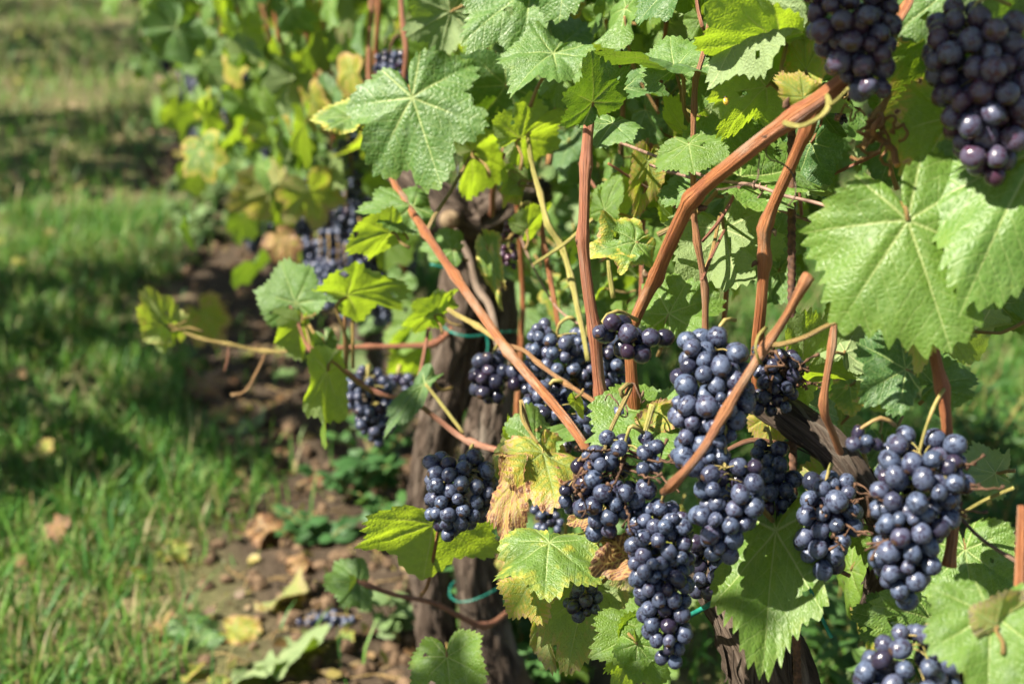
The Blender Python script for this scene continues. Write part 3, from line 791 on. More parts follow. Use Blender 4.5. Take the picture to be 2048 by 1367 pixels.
# ------------------------------------------------------------------ vines down the row, out of focus
ORD = ["first", "second", "third", "fourth", "fifth", "sixth", "seventh", "eighth", "ninth"]
def far_vine(k, Y, nleaf, nb, sep):
    g = random.Random(500 + k)
    b = Vector((row_x(Y), Y, 0))
    t = thing("grape_vine", b, f"out of focus vine, {ORD[k]} one behind the trunk with the green tie", "vine", "vines receding down the row")
    lean = g.uniform(-.05, .05)
    head = b + ROWD * lean + Vector((0, 0, .40))
    bark_tube("trunk", [b - Vector((0, 0, .03)), b + ROWD * lean * 1.6 + Vector((0, 0, .2)), head], [.036, .03, .036], t, 20, .2, 60 + k, .02)
    canes = []
    for s in (-1, 1):
        e = head + ROWD * .38 * s + Vector((0, 0, .06))
        bark_tube("arm", [head, head + ROWD * .18 * s + Vector((0, 0, .07)), e], [.024, .018, .012], t, 14, .2, 80 + k, .02)
        for q in range(4):
            r0 = head.lerp(e, (q + .6) / 4) + Vector((0, 0, .02))
            r1 = r0 + ROWN * g.uniform(-.05, .16) + ROWD * g.uniform(-.1, .1) + Vector((0, 0, .4))
            r2 = r1 + ROWN * g.uniform(-.1, .16) + ROWD * g.uniform(-.12, .12) + Vector((0, 0, .5))
            pa, ra = smooth_path([r0, r1, r2], [.005, .0045, .003], .03)
            v, qd, tr, uv = tube_arrays(pa, ra, 7, node_mod([.1 * x for x in range(9)], .3))
            c = add("cane", mesh_np("cane", v, qd, tr, M['cane'], True, {"uv": uv}), t)
            c.color = (g.choice((0, 0, .3)), 0, g.choice((0, .3)), 1)
            canes.append(pa)
    for q in range(nleaf):
        pa = g.choice(canes)
        u = g.random() ** 1.7
        p = Vector(pa[int(u * (len(pa) - 1))]) + ROWN * g.gauss(.03, .1) + ROWD * g.gauss(0, .08) + Vector((0, 0, g.uniform(-.2, .06)))
        if p.z < .58 and k < 6 and g.random() < .74: continue
        L = g.uniform(.042, .074)
        n = ROWN * g.gauss(.6, .5) + Vector((0, 0, g.gauss(.5, .45))) + ROWD * g.gauss(-.1, .5)
        y = Vector((g.gauss(0, .45), g.gauss(0, .45), -1)).normalized()
        o = add("leaf", g.choice(LOWLEAF), t, frame(p, p + y * L, n))
        c = LC[g.choices('gklbyYdso', (36, 20, 28, 10, 4, 2, 3, 3, 2))[0]]
        o.color = (min(1, max(0, c[0] + g.uniform(-.15, .2))), c[1], c[2], c[3])
    for q in range(nb):
        s = g.uniform(-.42, .42)
        p = b + ROWD * s + ROWN * g.uniform(-.02, .16) + Vector((0, 0, g.uniform(.32, .66)))
        ln = g.uniform(.07, .12); h = g.uniform(.024, .034)
        bunch3(f"blurred bunch of blue-black grapes on the {ORD[k]} vine behind the tied trunk", [p, p - Vector((0, 0, ln * .55)), p - Vector((0, 0, ln))], [h, h * .9, h * .45], .0068, p + Vector((0, .01, .05)), .9, .05, 1.0, 7000 + k * 50 + q, 0, f"blurred bunches on the {ORD[k]} vine behind", "grape_bunch", False, 'stembrown', .0016, .03, not sep)
for k, (Y, nl, nb, sp) in enumerate(((2.75, 280, 10, True), (3.55, 290, 18, True), (4.4, 280, 16, True), (5.3, 220, 14, False), (6.25, 180, 12, False), (7.4, 100, 7, False), (8.6, 60, 5, False), (10.0, 50, 4, False), (11.6, 40, 3, False))):
    far_vine(k, Y, nl, nb, sp)

for q, (px, py, d, hw, ln) in enumerate(((560, 235, 3.2, 22, 55), (598, 275, 3.1, 24, 70), (640, 318, 3.0, 26, 80), (570, 320, 3.2, 22, 60), (612, 385, 3.0, 26, 70), (662, 410, 2.9, 26, 80), (696, 330, 2.8, 26, 80), (612, 460, 3.0, 24, 70), (655, 500, 2.9, 26, 80), (640, 560, 2.9, 22, 60), (692, 470, 2.8, 26, 90), (705, 395, 2.8, 24, 70), (720, 530, 2.75, 24, 70), (675, 560, 2.85, 22, 60), (385, 140, 5.7, 20, 50), (422, 165, 5.6, 20, 50), (455, 200, 5.0, 20, 50), (520, 195, 4.1, 22, 60), (540, 255, 3.9, 22, 60), (565, 290, 3.5, 22, 70), (592, 215, 3.5, 22, 60), (600, 335, 3.2, 24, 70), (545, 330, 3.7, 22, 60), (575, 385, 3.2, 24, 70), (640, 255, 3.1, 24, 70), (662, 345, 2.95, 26, 80), (682, 420, 2.9, 26, 80), (625, 520, 2.95, 24, 70), (600, 420, 3.1, 24, 70), (640, 420, 2.95, 24, 80), (580, 440, 3.1, 22, 60), (500, 270, 4.3, 20, 50), (480, 180, 4.8, 20, 50), (620, 200, 3.3, 22, 60))):
    kk = 0 if d < 3.25 else 1 if d < 4.2 else 2 if d < 5.3 else 3
    d -= .24 if d < 3.4 else .5; a = P(px, py - ln / 2, d); h = hw * 1.1 / FPX * d; l = ln * 1.1 / FPX * d
    bunch3(f"blurred bunch of blue-black grapes on the {ORD[kk]} vine behind the tied trunk", [a, a - Vector((0, 0, l * .5)), a - Vector((0, 0, l))], [h, h * .9, h * .5], .0072, a + Vector((0, .01, .05)), .85, .05, 1.0, 8800 + q, 0, f"blurred bunches on the {ORD[kk]} vine behind", "grape_bunch", False, 'stembrown', .0016, .03)

ORDN = "first second third fourth fifth sixth seventh eighth ninth tenth eleventh twelfth thirteenth fourteenth fifteenth sixteenth seventeenth eighteenth nineteenth twentieth twenty-first twenty-second twenty-third twenty-fourth twenty-fifth twenty-sixth twenty-seventh twenty-eighth twenty-ninth thirtieth thirty-first thirty-second thirty-third thirty-fourth thirty-fifth thirty-sixth thirty-seventh thirty-eighth thirty-ninth fortieth".split()
def px_of(p): return 1024 + FPX * p.x / (p.y * CP - (p.z - CAM_H) * SP)
for k in range(9):
    grp = sorted((o for o in COL.objects if o.get("group") == f"blurred bunches on the {ORD[k]} vine behind"), key=lambda o: px_of(WORLD[o.name].translation))
    for i, o in enumerate(grp):
        o["label"] = f"blurred bunch of grapes on the {ORD[k]} vine behind the tied trunk, {ORDN[i]} from the left"

# ------------------------------------------------------------------ the two vines in focus and the one at the right edge
def on_ground(px, py):
    u, v = (px - 1024) / FPX, (py - 683.5) / FPX
    d = CAM_H / (SP + v * CP)
    return P(px, py, d), d
V1 = thing("grape_vine", (row_x(1.92), 1.92, 0), "old gnarled vine with a green tie round its forked trunk, left of centre", "vine")
V0 = thing("grape_vine", (.26, 1.22, 0), "vine with shaggy stub of trunk at the bottom edge and thick red-brown canes", "vine")
VR = thing("grape_vine", (.40, .62, 0), "vine at the right edge carrying the two biggest leaves and the topmost bunches", "vine")

def trunk(parent, pts, seed, strips, seg=40, name="trunk", rough=.27):
    return bark_tube(name, [P(a, b, d) for a, b, d, _ in pts], [w_ / 2 / FPX * d for _, _, d, w_ in pts], parent, seg, rough, seed, .006, strips)
trunk(V1, [(950, 470, 2.03, 83), (932, 560, 2.03, 86), (925, 650, 2.03, 84), (898, 760, 2.04, 73), (868, 880, 2.06, 68), (850, 1010, 2.1, 66), (860, 1150, 2.13, 68), (880, 1300, 2.16, 73), (895, 1440, 2.2, 84)], 1, 120)
trunk(V1, [(992, 560, 2.08, 61), (988, 660, 2.07, 73), (985, 760, 2.05, 75), (975, 870, 2.03, 75), (958, 1000, 2.02, 77), (948, 1120, 2.03, 72), (972, 1250, 2.06, 73), (1005, 1370, 2.1, 80), (1015, 1450, 2.14, 91)], 2, 150)
trunk(V1, [(785, 330, 1.98, 44), (830, 365, 1.98, 66), (885, 425, 1.98, 84), (930, 445, 2.0, 92), (985, 420, 2.02, 74), (1040, 410, 2.1, 54), (1085, 380, 2.2, 40)], 3, 150, name="arm", rough=.4)
trunk(V1, [(790, 330, 1.98, 34), (770, 270, 2.0, 40), (775, 215, 2.02, 34), (795, 165, 2.05, 28)], 4, 20, 20, "spur", .2)
# pruned stub with a pale cut face
p_, r_ = smooth_path([P(905, 430, 2.0), P(901, 436, 1.96), P(899, 440, 1.935)], [.020, .019, .017], .004)
v, q, t, uv = tube_arrays(p_, r_, 20, None)
st = add("pruned_stub", mesh_np("pruned_stub", v, q, t, M['bark'], True, {"uv": uv}), V1)
fc, fn = P(899, 440.5, 1.931), (P(899, 441, 1.93) - P(905, 430, 2.0)).normalized()
fu = fn.orthogonal().normalized(); fv = fn.cross(fu)
cv, ct = [fc + fn * .0008], []
for k in range(24):
    a_ = k / 24 * 2 * math.pi; cv.append(fc + (fu * math.cos(a_) + fv * math.sin(a_)) * .0125 * (1 + .06 * math.sin(3 * a_)))
for k in range(24):
    a_ = k / 24 * 2 * math.pi; cv.append(fc - fn * .004 + (fu * math.cos(a_) + fv * math.sin(a_)) * .0132)
cq = [(1 + k, 25 + k, 25 + (k + 1) % 24, 1 + (k + 1) % 24) for k in range(24)]
ct = [(0, 1 + k, 1 + (k + 1) % 24) for k in range(24)]
add("cut_face", mesh_np("cut_face", cv, cq, ct, M['cut'], False), st)
pith = add("pith", mesh_np("pith", [fc + fn * .0012 + (fu * math.cos(k / 8 * 6.283) + fv * math.sin(k / 8 * 6.283)) * .0018 for k in range(8)], [(0, 1, 2, 3), (0, 3, 4, 7), (4, 5, 6, 7)], None, M['dead'], False), st)
trunk(V0, [(1405, 1130, 1.36, 60), (1450, 1190, 1.33, 90), (1500, 1260, 1.31, 124), (1530, 1330, 1.31, 136), (1548, 1430, 1.33, 140), (1555, 1600, 1.38, 146), (1560, 1900, 1.5, 150)], 5, 130, 44, rough=.26)
trunk(V0, [(1508, 800, 1.2, 44), (1545, 815, 1.19, 56), (1600, 848, 1.17, 62), (1655, 890, 1.15, 60), (1705, 945, 1.14, 56), (1745, 1010, 1.15, 50), (1770, 1090, 1.2, 52), (1760, 1200, 1.3, 60)], 6, 46, 30, "arm", .2)
trunk(VR, [(1868, 1120, 1.2, 46), (1878, 1190, 1.19, 60), (1888, 1270, 1.18, 74), (1900, 1400, 1.18, 90), (1930, 1700, 1.25, 100), (1960, 2000, 1.35, 120)], 7, 50, 34, rough=.22)

# canes -------------------------------------------------------------
YG, BR, PK, GY, OR = (.95, 0, 0), (0, 0, 0), (.1, 0, .7), (0, .9, 0), (.35, 0, 0)
cane(V0, [(1276, 862, 1.25, 28), (1268, 780, 1.24, 27), (1264, 700, 1.23, 27), (1268, 650, 1.22, 26), (1295, 575, 1.2, 29), (1335, 490, 1.16, 33), (1388, 408, 1.12, 35), (1470, 328, 1.07, 37), (1565, 240, 1.05, 39), (1655, 170, 1.04, 40), (1735, 100, 1.04, 38), (1800, 20, 1.04, 36), (1850, -70, 1.04, 34)], BR, nodes=[(1310, 553), (1388, 408), (1578, 228), (1266, 790)], seg=18, amp=.36)
cane(V0, [(1640, 190, 1.08, 26), (1612, 250, 1.1, 27), (1580, 335, 1.12, 27), (1540, 440, 1.14, 27), (1522, 525, 1.15, 26), (1514, 610, 1.16, 26), (1507, 700, 1.18, 28), (1512, 790, 1.2, 32)], BR, nodes=[(1533, 455), (1521, 530), (1608, 258)], seg=16)
cane(V0, [(1184, 150, 1.27, 22), (1180, 200, 1.27, 24), (1166, 330, 1.27, 25), (1168, 430, 1.27, 25), (1173, 540, 1.28, 26), (1184, 650, 1.29, 28), (1200, 750, 1.3, 27), (1216, 830, 1.31, 26), (1230, 900, 1.33, 26)], (0, 0, .45), nodes=[(1166, 330), (1172, 480), (1186, 660), (1208, 795)], seg=16, amp=.32)
cane(V1, [(758, 300, 1.66, 13), (778, 350, 1.64, 15), (802, 400, 1.62, 17), (855, 465, 1.58, 18), (908, 555, 1.54, 20), (975, 645, 1.49, 21), (1050, 732, 1.43, 22), (1112, 808, 1.38, 22), (1165, 878, 1.34, 22), (1200, 940, 1.34, 22)], BR, nodes=[(800, 396), (853, 464), (908, 556), (1022, 700)], seg=14)
cane(VR, [(1672, 480, 1.13, 14), (1667, 600, 1.12, 15), (1660, 690, 1.11, 16), (1652, 810, 1.11, 17), (1668, 860, 1.12, 17), (1695, 930, 1.14, 18)], (.1, 0, .25), nodes=[(1661, 690), (1652, 812)], seg=12)
cane(V0, [(1609, 548, 1.04, 26), (1602, 562, 1.04, 22), (1572, 630, 1.05, 20), (1538, 692, 1.055, 22), (1500, 748, 1.05, 21), (1450, 820, 1.035, 22), (1405, 900, 1.02, 20), (1348, 970, 1.03, 22), (1328, 984, 1.06, 17)], (.1, 0, .2), nodes=[(1604, 558), (1536, 693), (1446, 826), (1347, 970)], seg=16, amp=.3)
cane(VR, [(1800, 300, 1.08, 22), (1815, 390, 1.07, 26), (1838, 560, 1.05, 27), (1858, 700, 1.04, 27), (1876, 775, 1.035, 27), (1890, 850, 1.035, 25), (1905, 950, 1.04, 26), (1913, 1050, 1.045, 27), (1905, 1132, 1.05, 25)], BR, nodes=[(1876, 775), (1905, 1130)], seg=16)
cane(VR, [(2044, 1010, .98, 18), (2042, 1090, .97, 22), (2038, 1180, .96, 24), (2030, 1270, .96, 24)], BR, seg=14)
cane(VR, [(1893, 1012, 1.06, 8), (1930, 1045, 1.05, 9), (1965, 1080, 1.04, 9), (2040, 1128, 1.02, 10)], (0, .75, .1), seg=8, name="shoot")
cane(VR, [(1918, 1030, 1.1, 8), (1970, 1000, 1.08, 9), (2026, 976, 1.06, 9)], YG, seg=8, name="shoot")
cane(V1, [(575, 605, 1.78, 6), (596, 650, 1.77, 7), (622, 702, 1.76, 8), (695, 742, 1.73, 9), (748, 785, 1.7, 10), (830, 805, 1.66, 11), (880, 840, 1.62, 12), (942, 886, 1.58, 14), (1062, 922, 1.5, 15), (1150, 960, 1.45, 15)], (0, .2, .45), nodes=[(622, 702), (698, 742), (747, 786), (832, 806), (944, 886)], seg=10, amp=.5, name="shoot")
cane(V1, [(330, 651, 2.0, 6), (345, 655, 2.0, 7), (400, 678, 2.0, 7), (458, 686, 2.0, 8), (530, 704, 2.0, 9), (590, 703, 1.99, 9)], (.7, 0, .1), nodes=[(400, 678), (458, 686), (530, 704)], seg=8, amp=.6, name="shoot")
cane(V1, [(588, 703, 1.99, 9), (640, 698, 1.99, 10), (738, 694, 1.98, 11), (800, 692, 1.98, 12), (868, 685, 1.98, 14), (905, 655, 2.0, 16)], (0, .1, .35), nodes=[(738, 694), (868, 685)], seg=10, amp=.4, name="shoot")
cane(V1, [(458, 688, 2.0, 4), (456, 715, 2.0, 6), (449, 742, 2.0, 5)], (0, .3, .3), seg=6, name="petiole")
cane(V1, [(531, 706, 2.0, 5), (512, 745, 1.99, 6), (490, 782, 1.98, 6), (462, 790, 1.98, 9)], (.5, 0, .4), seg=6, name="petiole")
cane(V1, [(708, 1160, 1.72, 8), (735, 1172, 1.72, 11), (790, 1190, 1.74, 11), (870, 1206, 1.76, 12), (960, 1246, 1.8, 14), (1012, 1222, 1.84, 15), (1060, 1180, 1.9, 15)], (0, .3, .3), nodes=[(735, 1172), (965, 1246)], seg=10, amp=.45, name="shoot")
cane(V1, [(1052, 260, 1.52, 10), (1062, 330, 1.52, 12), (1082, 400, 1.51, 12), (1098, 450, 1.5, 13), (1120, 495, 1.5, 13), (1145, 560, 1.49, 13), (1158, 615, 1.48, 13), (1170, 665, 1.47, 12), (1180, 720, 1.46, 12)], YG, nodes=[(1080, 385), (1098, 450), (1118, 490), (1146, 565)], seg=12)
cane(V1, [(1084, 440, 1.62, 11), (1090, 500, 1.62, 12), (1104, 580, 1.61, 12), (1116, 655, 1.6, 12)], BR, seg=10, nodes=[(1090, 505)])
cane(V0, [(1432, -20, 1.24, 10), (1416, 42, 1.23, 11), (1404, 110, 1.22, 11), (1393, 160, 1.22, 12), (1385, 215, 1.22, 12), (1385, 275, 1.22, 12), (1387, 340, 1.22, 13), (1391, 430, 1.22, 14), (1398, 485, 1.22, 15), (1405, 580, 1.23, 15), (1405, 690, 1.24, 16)], (.2, 0, .4), nodes=[(1408, 100), (1393, 160), (1385, 222), (1398, 482), (1403, 575)], seg=12, amp=.35)
cane(V0, [(1390, -20, 1.26, 8), (1395, 20, 1.25, 8), (1404, 55, 1.24, 9)], (.2, 0, .6), seg=8, name="shoot")
cane(V0, [(1404, 483, 1.22, 8), (1440, 440, 1.2, 9), (1480, 372, 1.19, 8)], (.1, 0, .8), seg=8, name="petiole")
cane(V0, [(1404, 560, 1.22, 7), (1425, 510, 1.24, 8), (1449, 460, 1.27, 7)], (.2, 0, .75), seg=8, name="petiole")
cane(V1, [(1068, 528, 1.48, 8), (1130, 486, 1.46, 9), (1170, 450, 1.45, 9), (1212, 415, 1.44, 8)], YG, seg=8, name="petiole")
cane(V0, [(1216, 520, 1.4, 8), (1220, 555, 1.4, 12), (1226, 595, 1.4, 12)], YG, seg=8, name="shoot")
cane(V1, [(741, -30, 2.3, 10), (740, 60, 2.3, 11), (738, 150, 2.3, 10), (745, 260, 2.28, 10), (760, 320, 2.2, 10)], (.1, 0, .6), seg=8)
cane(V1, [(800, -30, 2.0, 12), (806, 40, 2.0, 13), (813, 110, 2.0, 12), (800, 200, 2.02, 12)], (.1, 0, .6), seg=8)
cane(V1, [(692, 735, 1.72, 8), (690, 680, 1.72, 7), (690, 600, 1.71, 7)], (.3, 0, .3), seg=8, name="petiole")
cane(V1, [(707, 737, 1.73, 8), (706, 680, 1.73, 7), (704, 604, 1.73, 7)], (.5, 0, 0), seg=8, name="petiole")
cane(V1, [(858, 650, 1.7, 8), (853, 676, 1.69, 9), (843, 730, 1.68, 9), (831, 780, 1.67, 9), (834, 806, 1.66, 10)], (.15, 0, .7), seg=8, name="petiole")
cane(V1, [(851, 769, 1.62, 7), (890, 818, 1.6, 8), (926, 864, 1.58, 8)], (.9, 0, 0), seg=8, name="petiole")
cane(V1, [(895, 618, 1.6, 10), (916, 631, 1.59, 11), (956, 651, 1.56, 12), (1012, 691, 1.5, 11)], (.75, 0, .1), nodes=[(956, 651)], seg=10, name="shoot")
cane(V1, [(1012, 690, 1.49, 10), (1050, 703, 1.47, 10), (1075, 726, 1.45, 10), (1130, 763, 1.42, 11), (1196, 806, 1.36, 11), (1240, 840, 1.34, 11)], (.2, .15, .1), nodes=[(1075, 726), (1130, 763)], seg=10, amp=.5, name="shoot")
cane(V1, [(855, 462, 1.58, 11), (872, 427, 1.59, 10), (898, 386, 1.61, 9), (938, 318, 1.66, 8), (950, 290, 1.68, 7)], (.55, .3, 0), seg=8, name="petiole")
cane(V1, [(908, 460, 1.93, 15), (937, 515, 1.92, 16), (954, 576, 1.92, 17), (981, 615, 1.9, 16), (1000, 700, 1.86, 16), (1020, 735, 1.85, 15), (1068, 790, 1.82, 14)], GY, seg=10, amp=.1)
cane(VR, [(1724, 300, 1.06, 15), (1735, 265, 1.06, 16), (1745, 238, 1.05, 18), (1758, 222, 1.05, 20), (1779, 190, 1.04, 12)], (.35, 0, 0), nodes=[(1746, 238)], seg=12)
cane(V0, [(1569, 246, 1.0, 14), (1590, 252, .99, 12), (1610, 251, .985, 11), (1643, 234, .98, 11), (1660, 213, .98, 12), (1655, 192, .99, 10)], YG, nodes=[(1656, 216)], seg=10, name="peduncle")
cane(V0, [(1658, 213, .98, 9), (1676, 200, .97, 8), (1697, 178, .96, 8)], YG, seg=8, name="peduncle")
cane(V0, [(1532, 656, 1.06, 9), (1517, 672, 1.05, 8), (1511, 700, 1.045, 7), (1521, 728, 1.05, 7)], YG, seg=8, name="tendril")
cane(V0, [(1530, 690, 1.06, 13), (1558, 690, 1.05, 13), (1607, 675, 1.03, 12), (1660, 648, 1.03, 11), (1712, 630, 1.03, 10), (1775, 597, 1.03, 10), (1812, 540, 1.03, 10)], (.6, 0, .25), seg=10, name="petiole")
cane(V0, [(1250, 800, 1.2, 11), (1240, 780, 1.19, 12), (1262, 770, 1.2, 12), (1222, 858, 1.17, 10), (1208, 905, 1.14, 8)], (.7, .2, 0), seg=8, name="shoot")
cane(V0, [(1305, 808, 1.16, 16), (1298, 835, 1.16, 13), (1288, 870, 1.15, 10)], YG, seg=10, name="peduncle")
cane(VR, [(1700, 1150, 1.2, 10), (1650, 1125, 1.22, 10), (1610, 1100, 1.25, 10)], (0, .5, .2), seg=8, name="shoot")
cane(V1, [(1042, 800, 1.36, 7), (1045, 840, 1.34, 7), (1075, 885, 1.32, 7)], (.6, 0, 0), seg=8, name="petiole")
cane(V0, [(1440, 905, 1.2, 9), (1500, 880, 1.2, 12), (1560, 888, 1.21, 14), (1640, 890, 1.22, 14)], (0, .3, .1), seg=10)
cane(V0, [(1030, 960, 2.0, 14), (1040, 700, 1.98, 14), (1045, 560, 1.97, 12), (1020, 300, 1.9, 12), (960, 40, 1.85, 14), (985, -40, 1.84, 14)], BR, seg=10)
for k, (a, b, c, d_) in enumerate([((1035, 60, 1.7, 14), (1040, 200, 1.72, 15), (1000, 330, 1.8, 14), (985, 430, 1.95, 14)), ((1210, 40, 1.55, 12), (1240, 170, 1.57, 12), (1245, 330, 1.6, 12), (1255, 520, 1.6, 12)),
        ((1475, 60, 1.35, 12), (1500, 240, 1.36, 12), (1470, 420, 1.38, 12), (1450, 640, 1.4, 12)), ((1100, 330, 1.7, 16), (1110, 250, 1.7, 16), (1130, 120, 1.7, 15), (1120, -30, 1.68, 14)), ((1330, 40, 1.5, 10), (1310, 220, 1.52, 10), (1290, 420, 1.55, 11), (1285, 640, 1.55, 11))]):
    cane(V0 if k else V1, [a, b, c, d_], (.3 * (k % 2), 0, .3), nodes=[b[:2], c[:2]], seg=10)

for k in range(34):      # thin side shoots woven through the canopy
    g = random.Random(900 + k)
    x0, y0 = g.uniform(900, 1640), g.uniform(80, 520)
    if x0 < 1080 and y0 > 260: y0 -= 240
    o_ = g.uniform(.0, .2); a_, l_ = g.gauss(0, .55), g.uniform(120, 260)
    d0, x1, y1 = row_depth(x0, y0, o_), x0 + math.sin(a_) * l_, y0 - math.cos(a_) * l_
    cane(V0 if x0 > 1200 else V1, [(x0, y0, d0, 8), ((x0 + x1) / 2 + g.uniform(-18, 18), (y0 + y1) / 2, d0 - .01, 7), (x1, y1, d0 + g.uniform(-.05, .05), 6)], g.choice([YG, PK, (.5, 0, .3), BR]), nodes=[((x0 + x1) / 2, (y0 + y1) / 2)], seg=8, name="shoot")

# iron stake, wires, ties, tendrils ----------------------------------
stake = thing("rebar_stake", P(1590, 1300, 1.28), "rusty ribbed iron bar standing upright behind the thick right-hand canes", "stake")
pa, ra = smooth_path([P(1583, 245, 1.19), P(1584, 690, 1.2), P(1589, 1100, 1.22), P(1598, 1500, 1.25), P(1608, 2100, 1.36)], [.0031] * 5, .0008)
v, q, t, uv = tube_arrays(pa, ra, 14, lambda R, A, L: R * (1 + .17 * np.clip(np.sin(2 * A + L * 2 * np.pi / .0062) * 1.6, -.1, 1)))
add("bar", mesh_np("bar", v, q, t, M['rust'], True, {"uv": uv}), stake)
def wire(label, pts, dia, mat, name="trellis_wire", cat="wire", seg=8, seed=0, group=None):
    p3 = [P(*a[:3]) for a in pts]
    pa, ra = smooth_path(p3, [dia / 2] * len(p3), .006)
    v, q, t, uv = tube_arrays(pa, ra, seg)
    o = add(name, mesh_np(name, v, q, t, mat, True, {"uv": uv}))
    return tag(o, label, cat, group)
w1 = wire("rusty trellis wire with a small knot, upper of the two crossing behind the thick cane", [(1180, 262, 1.5), (1310, 312, 1.3), (1420, 356, 1.22), (1510, 371, 1.18), (1567, 391, 1.165), (1640, 408, 1.15), (1760, 450, 1.12), (1900, 500, 1.1)], .0031, M['wire'])
wire("rusty trellis wire, lower of the two crossing behind the thick cane", [(1300, 330, 1.33), (1400, 362, 1.28), (1480, 392, 1.25), (1540, 412, 1.23), (1610, 438, 1.21), (1720, 470, 1.18), (1860, 520, 1.15)], .003, M['wire'])
kp = P(1511, 371, 1.18); kd = (P(1520, 374, 1.178) - kp).normalized(); ku = kd.orthogonal().normalized(); kv = kd.cross(ku)
pp = [kp + kd * (a * .0009 - .003) + (ku * math.cos(a) + kv * math.sin(a)) * .0026 for a in np.linspace(0, 14, 30)] + [kp + Vector((.004, 0, -.008)), kp + Vector((.001, 0, -.012))]
v, q, t, uv = tube_arrays(*smooth_path(pp, [.0008] * len(pp), .001), 6)
add("knot", mesh_np("knot", v, q, t, M['wire'], True, {"uv": uv}), w1)
wire("thin grey wire end slanting down beside the trunk with the green tie", [(1040, 470, 1.9), (1060, 520, 1.75), (1110, 610, 1.6), (1160, 650, 1.5)], .0026, M['wire'])
def ring_tie(label, px, py, d, rx, dip, tail, dia=.0042):
    c = P(px, py, d)
    pts = []
    for a in np.linspace(math.pi * 1.02, math.pi * 3.0, 36):
        pts.append(c + C_RIGHT * math.cos(a) * rx + Vector((0, -1, 0)) * (-math.sin(a)) * rx * .9 + Vector((0, 0, dip * math.cos(a * 1.0) - .004 * math.sin(a * 2))))
    pa, ra = smooth_path(pts, [dia / 2] * len(pts), .004)
    parts = [tube_arrays(pa, ra, 8)]
    if tail:
        pq, rq = smooth_path([P(*x) for x in tail], [dia * .42] * len(tail), .004)
        parts.append(tube_arrays(pq, rq, 8))
    return tag(add("plant_tie", joined("plant_tie", parts, M['tie'])), label, "plant tie")
tie = joined("plant_tie", [tube_arrays(*smooth_path([P(*a) for a in pts], [.0016] * len(pts), .004), 8) for pts in (
    [(886, 646, 2.06), (890, 655, 2.0), (903, 664, 1.972), (925, 671, 1.966), (950, 672, 1.972), (975, 668, 1.99), (1005, 664, 2.01), (1030, 662, 2.05), (1036, 656, 2.09)], [(972, 664, 1.982), (976, 690, 1.984), (970, 720, 1.984), (965, 748, 1.984)])], M['tie'])
tag(add("plant_tie", tie), "green plastic tie looped round the forked trunk with its end hanging down", "plant tie")
ring_tie("green plastic tie low on the forked trunk among weeds", 948, 1176, 2.03, .034, .004, None, .002)
wire("green plastic tie stretched under the longest bunch beside the trunk stub", [(1375, 1232, 1.3), (1398, 1220, 1.27), (1422, 1206, 1.26), (1446, 1190, 1.27), (1470, 1180, 1.3)], .0048, M['tie'], "plant_tie", "plant tie")
wire("green plastic tie with long loose ends hanging below the iron bar", [(1663, 1274, 1.16), (1645, 1238, 1.17), (1622, 1180, 1.18), (1604, 1120, 1.19), (1596, 1090, 1.2), (1580, 1076, 1.2), (1592, 1068, 1.195), (1604, 1085, 1.19), (1618, 1120, 1.19), (1640, 1170, 1.2), (1648, 1200, 1.2)], .0032, M['tie'], "plant_tie", "plant tie")
wire("scrap of green tie on the trunk under the pruned stub", [(860, 528, 1.95), (885, 534, 1.95), (915, 540, 1.96)], .003, M['tie'], "plant_tie", "plant tie")
def tendril(parent, start, d, turns, rad, length, dirv, w=.0009, col=(.2, 0, .1), seed=0):
    g = random.Random(seed)
    s = P(*start, d); dv = Vector(dirv).normalized(); u = dv.orthogonal().normalized(); vv = dv.cross(u)
    pts = []
    for k in range(int(turns * 10) + 2):
        a = k / 10 * 2 * math.pi; f = k / (turns * 10)
        rr = rad * (1 - .3 * f) * (1 + .3 * math.sin(a * .37 + seed))
        pts.append(s + dv * length * f + (u * math.cos(a) + vv * math.sin(a)) * rr * min(1, f * 6) + Vector((g.gauss(0, .0008), g.gauss(0, .0008), g.gauss(0, .0008))))
    pa, ra = smooth_path(pts, [w] * len(pts), .002)
    v, q, t, uv = tube_arrays(pa, ra, 6)
    o = add("tendril", mesh_np("tendril", v, q, t, M['cane'], True, {"uv": uv}), parent)
    o.color = (*col, 1)
for k, a in enumerate([((1745, 238), 1.03, 3.2, .008, .03, (-.2, 0, -1)), ((1752, 232), 1.02, 2.5, .007, .025, (.9, 0, -.5)), ((1740, 245), 1.03, 2, .010, .02, (.4, -.2, -1)), ((1770, 240), 1.02, 1.6, .006, .036, (.1, 0, -1)), ((1730, 230), 1.03, 2, .006, .02, (-1, 0, .1))]):
    tendril(VR, *a, w=.0011 if k < 4 else .0007, seed=k)
tendril(VR, (1770, 235), 1.02, .6, .010, .030, (.2, -.1, -1), .0024, (.15, 0, .2), 9)
tendril(V0, (1548, 268), 1.05, 1.0, .012, .05, (-.6, 0, -.9), .0006, (0, .8, 0), 11)
tendril(V0, (1545, 275), 1.06, .8, .008, .045, (.3, 0, -1), .0006, (0, .8, 0), 12)
tendril(V0, (1290, 800), 1.2, 1.5, .012, .03, (-1, 0, -.1), .0007, (0, .6, 0), 13)
tendril(V1, (660, 700), 1.72, 2.0, .003, .03, (.1, 0, -1), .0006, (0, .7, 0), 14)

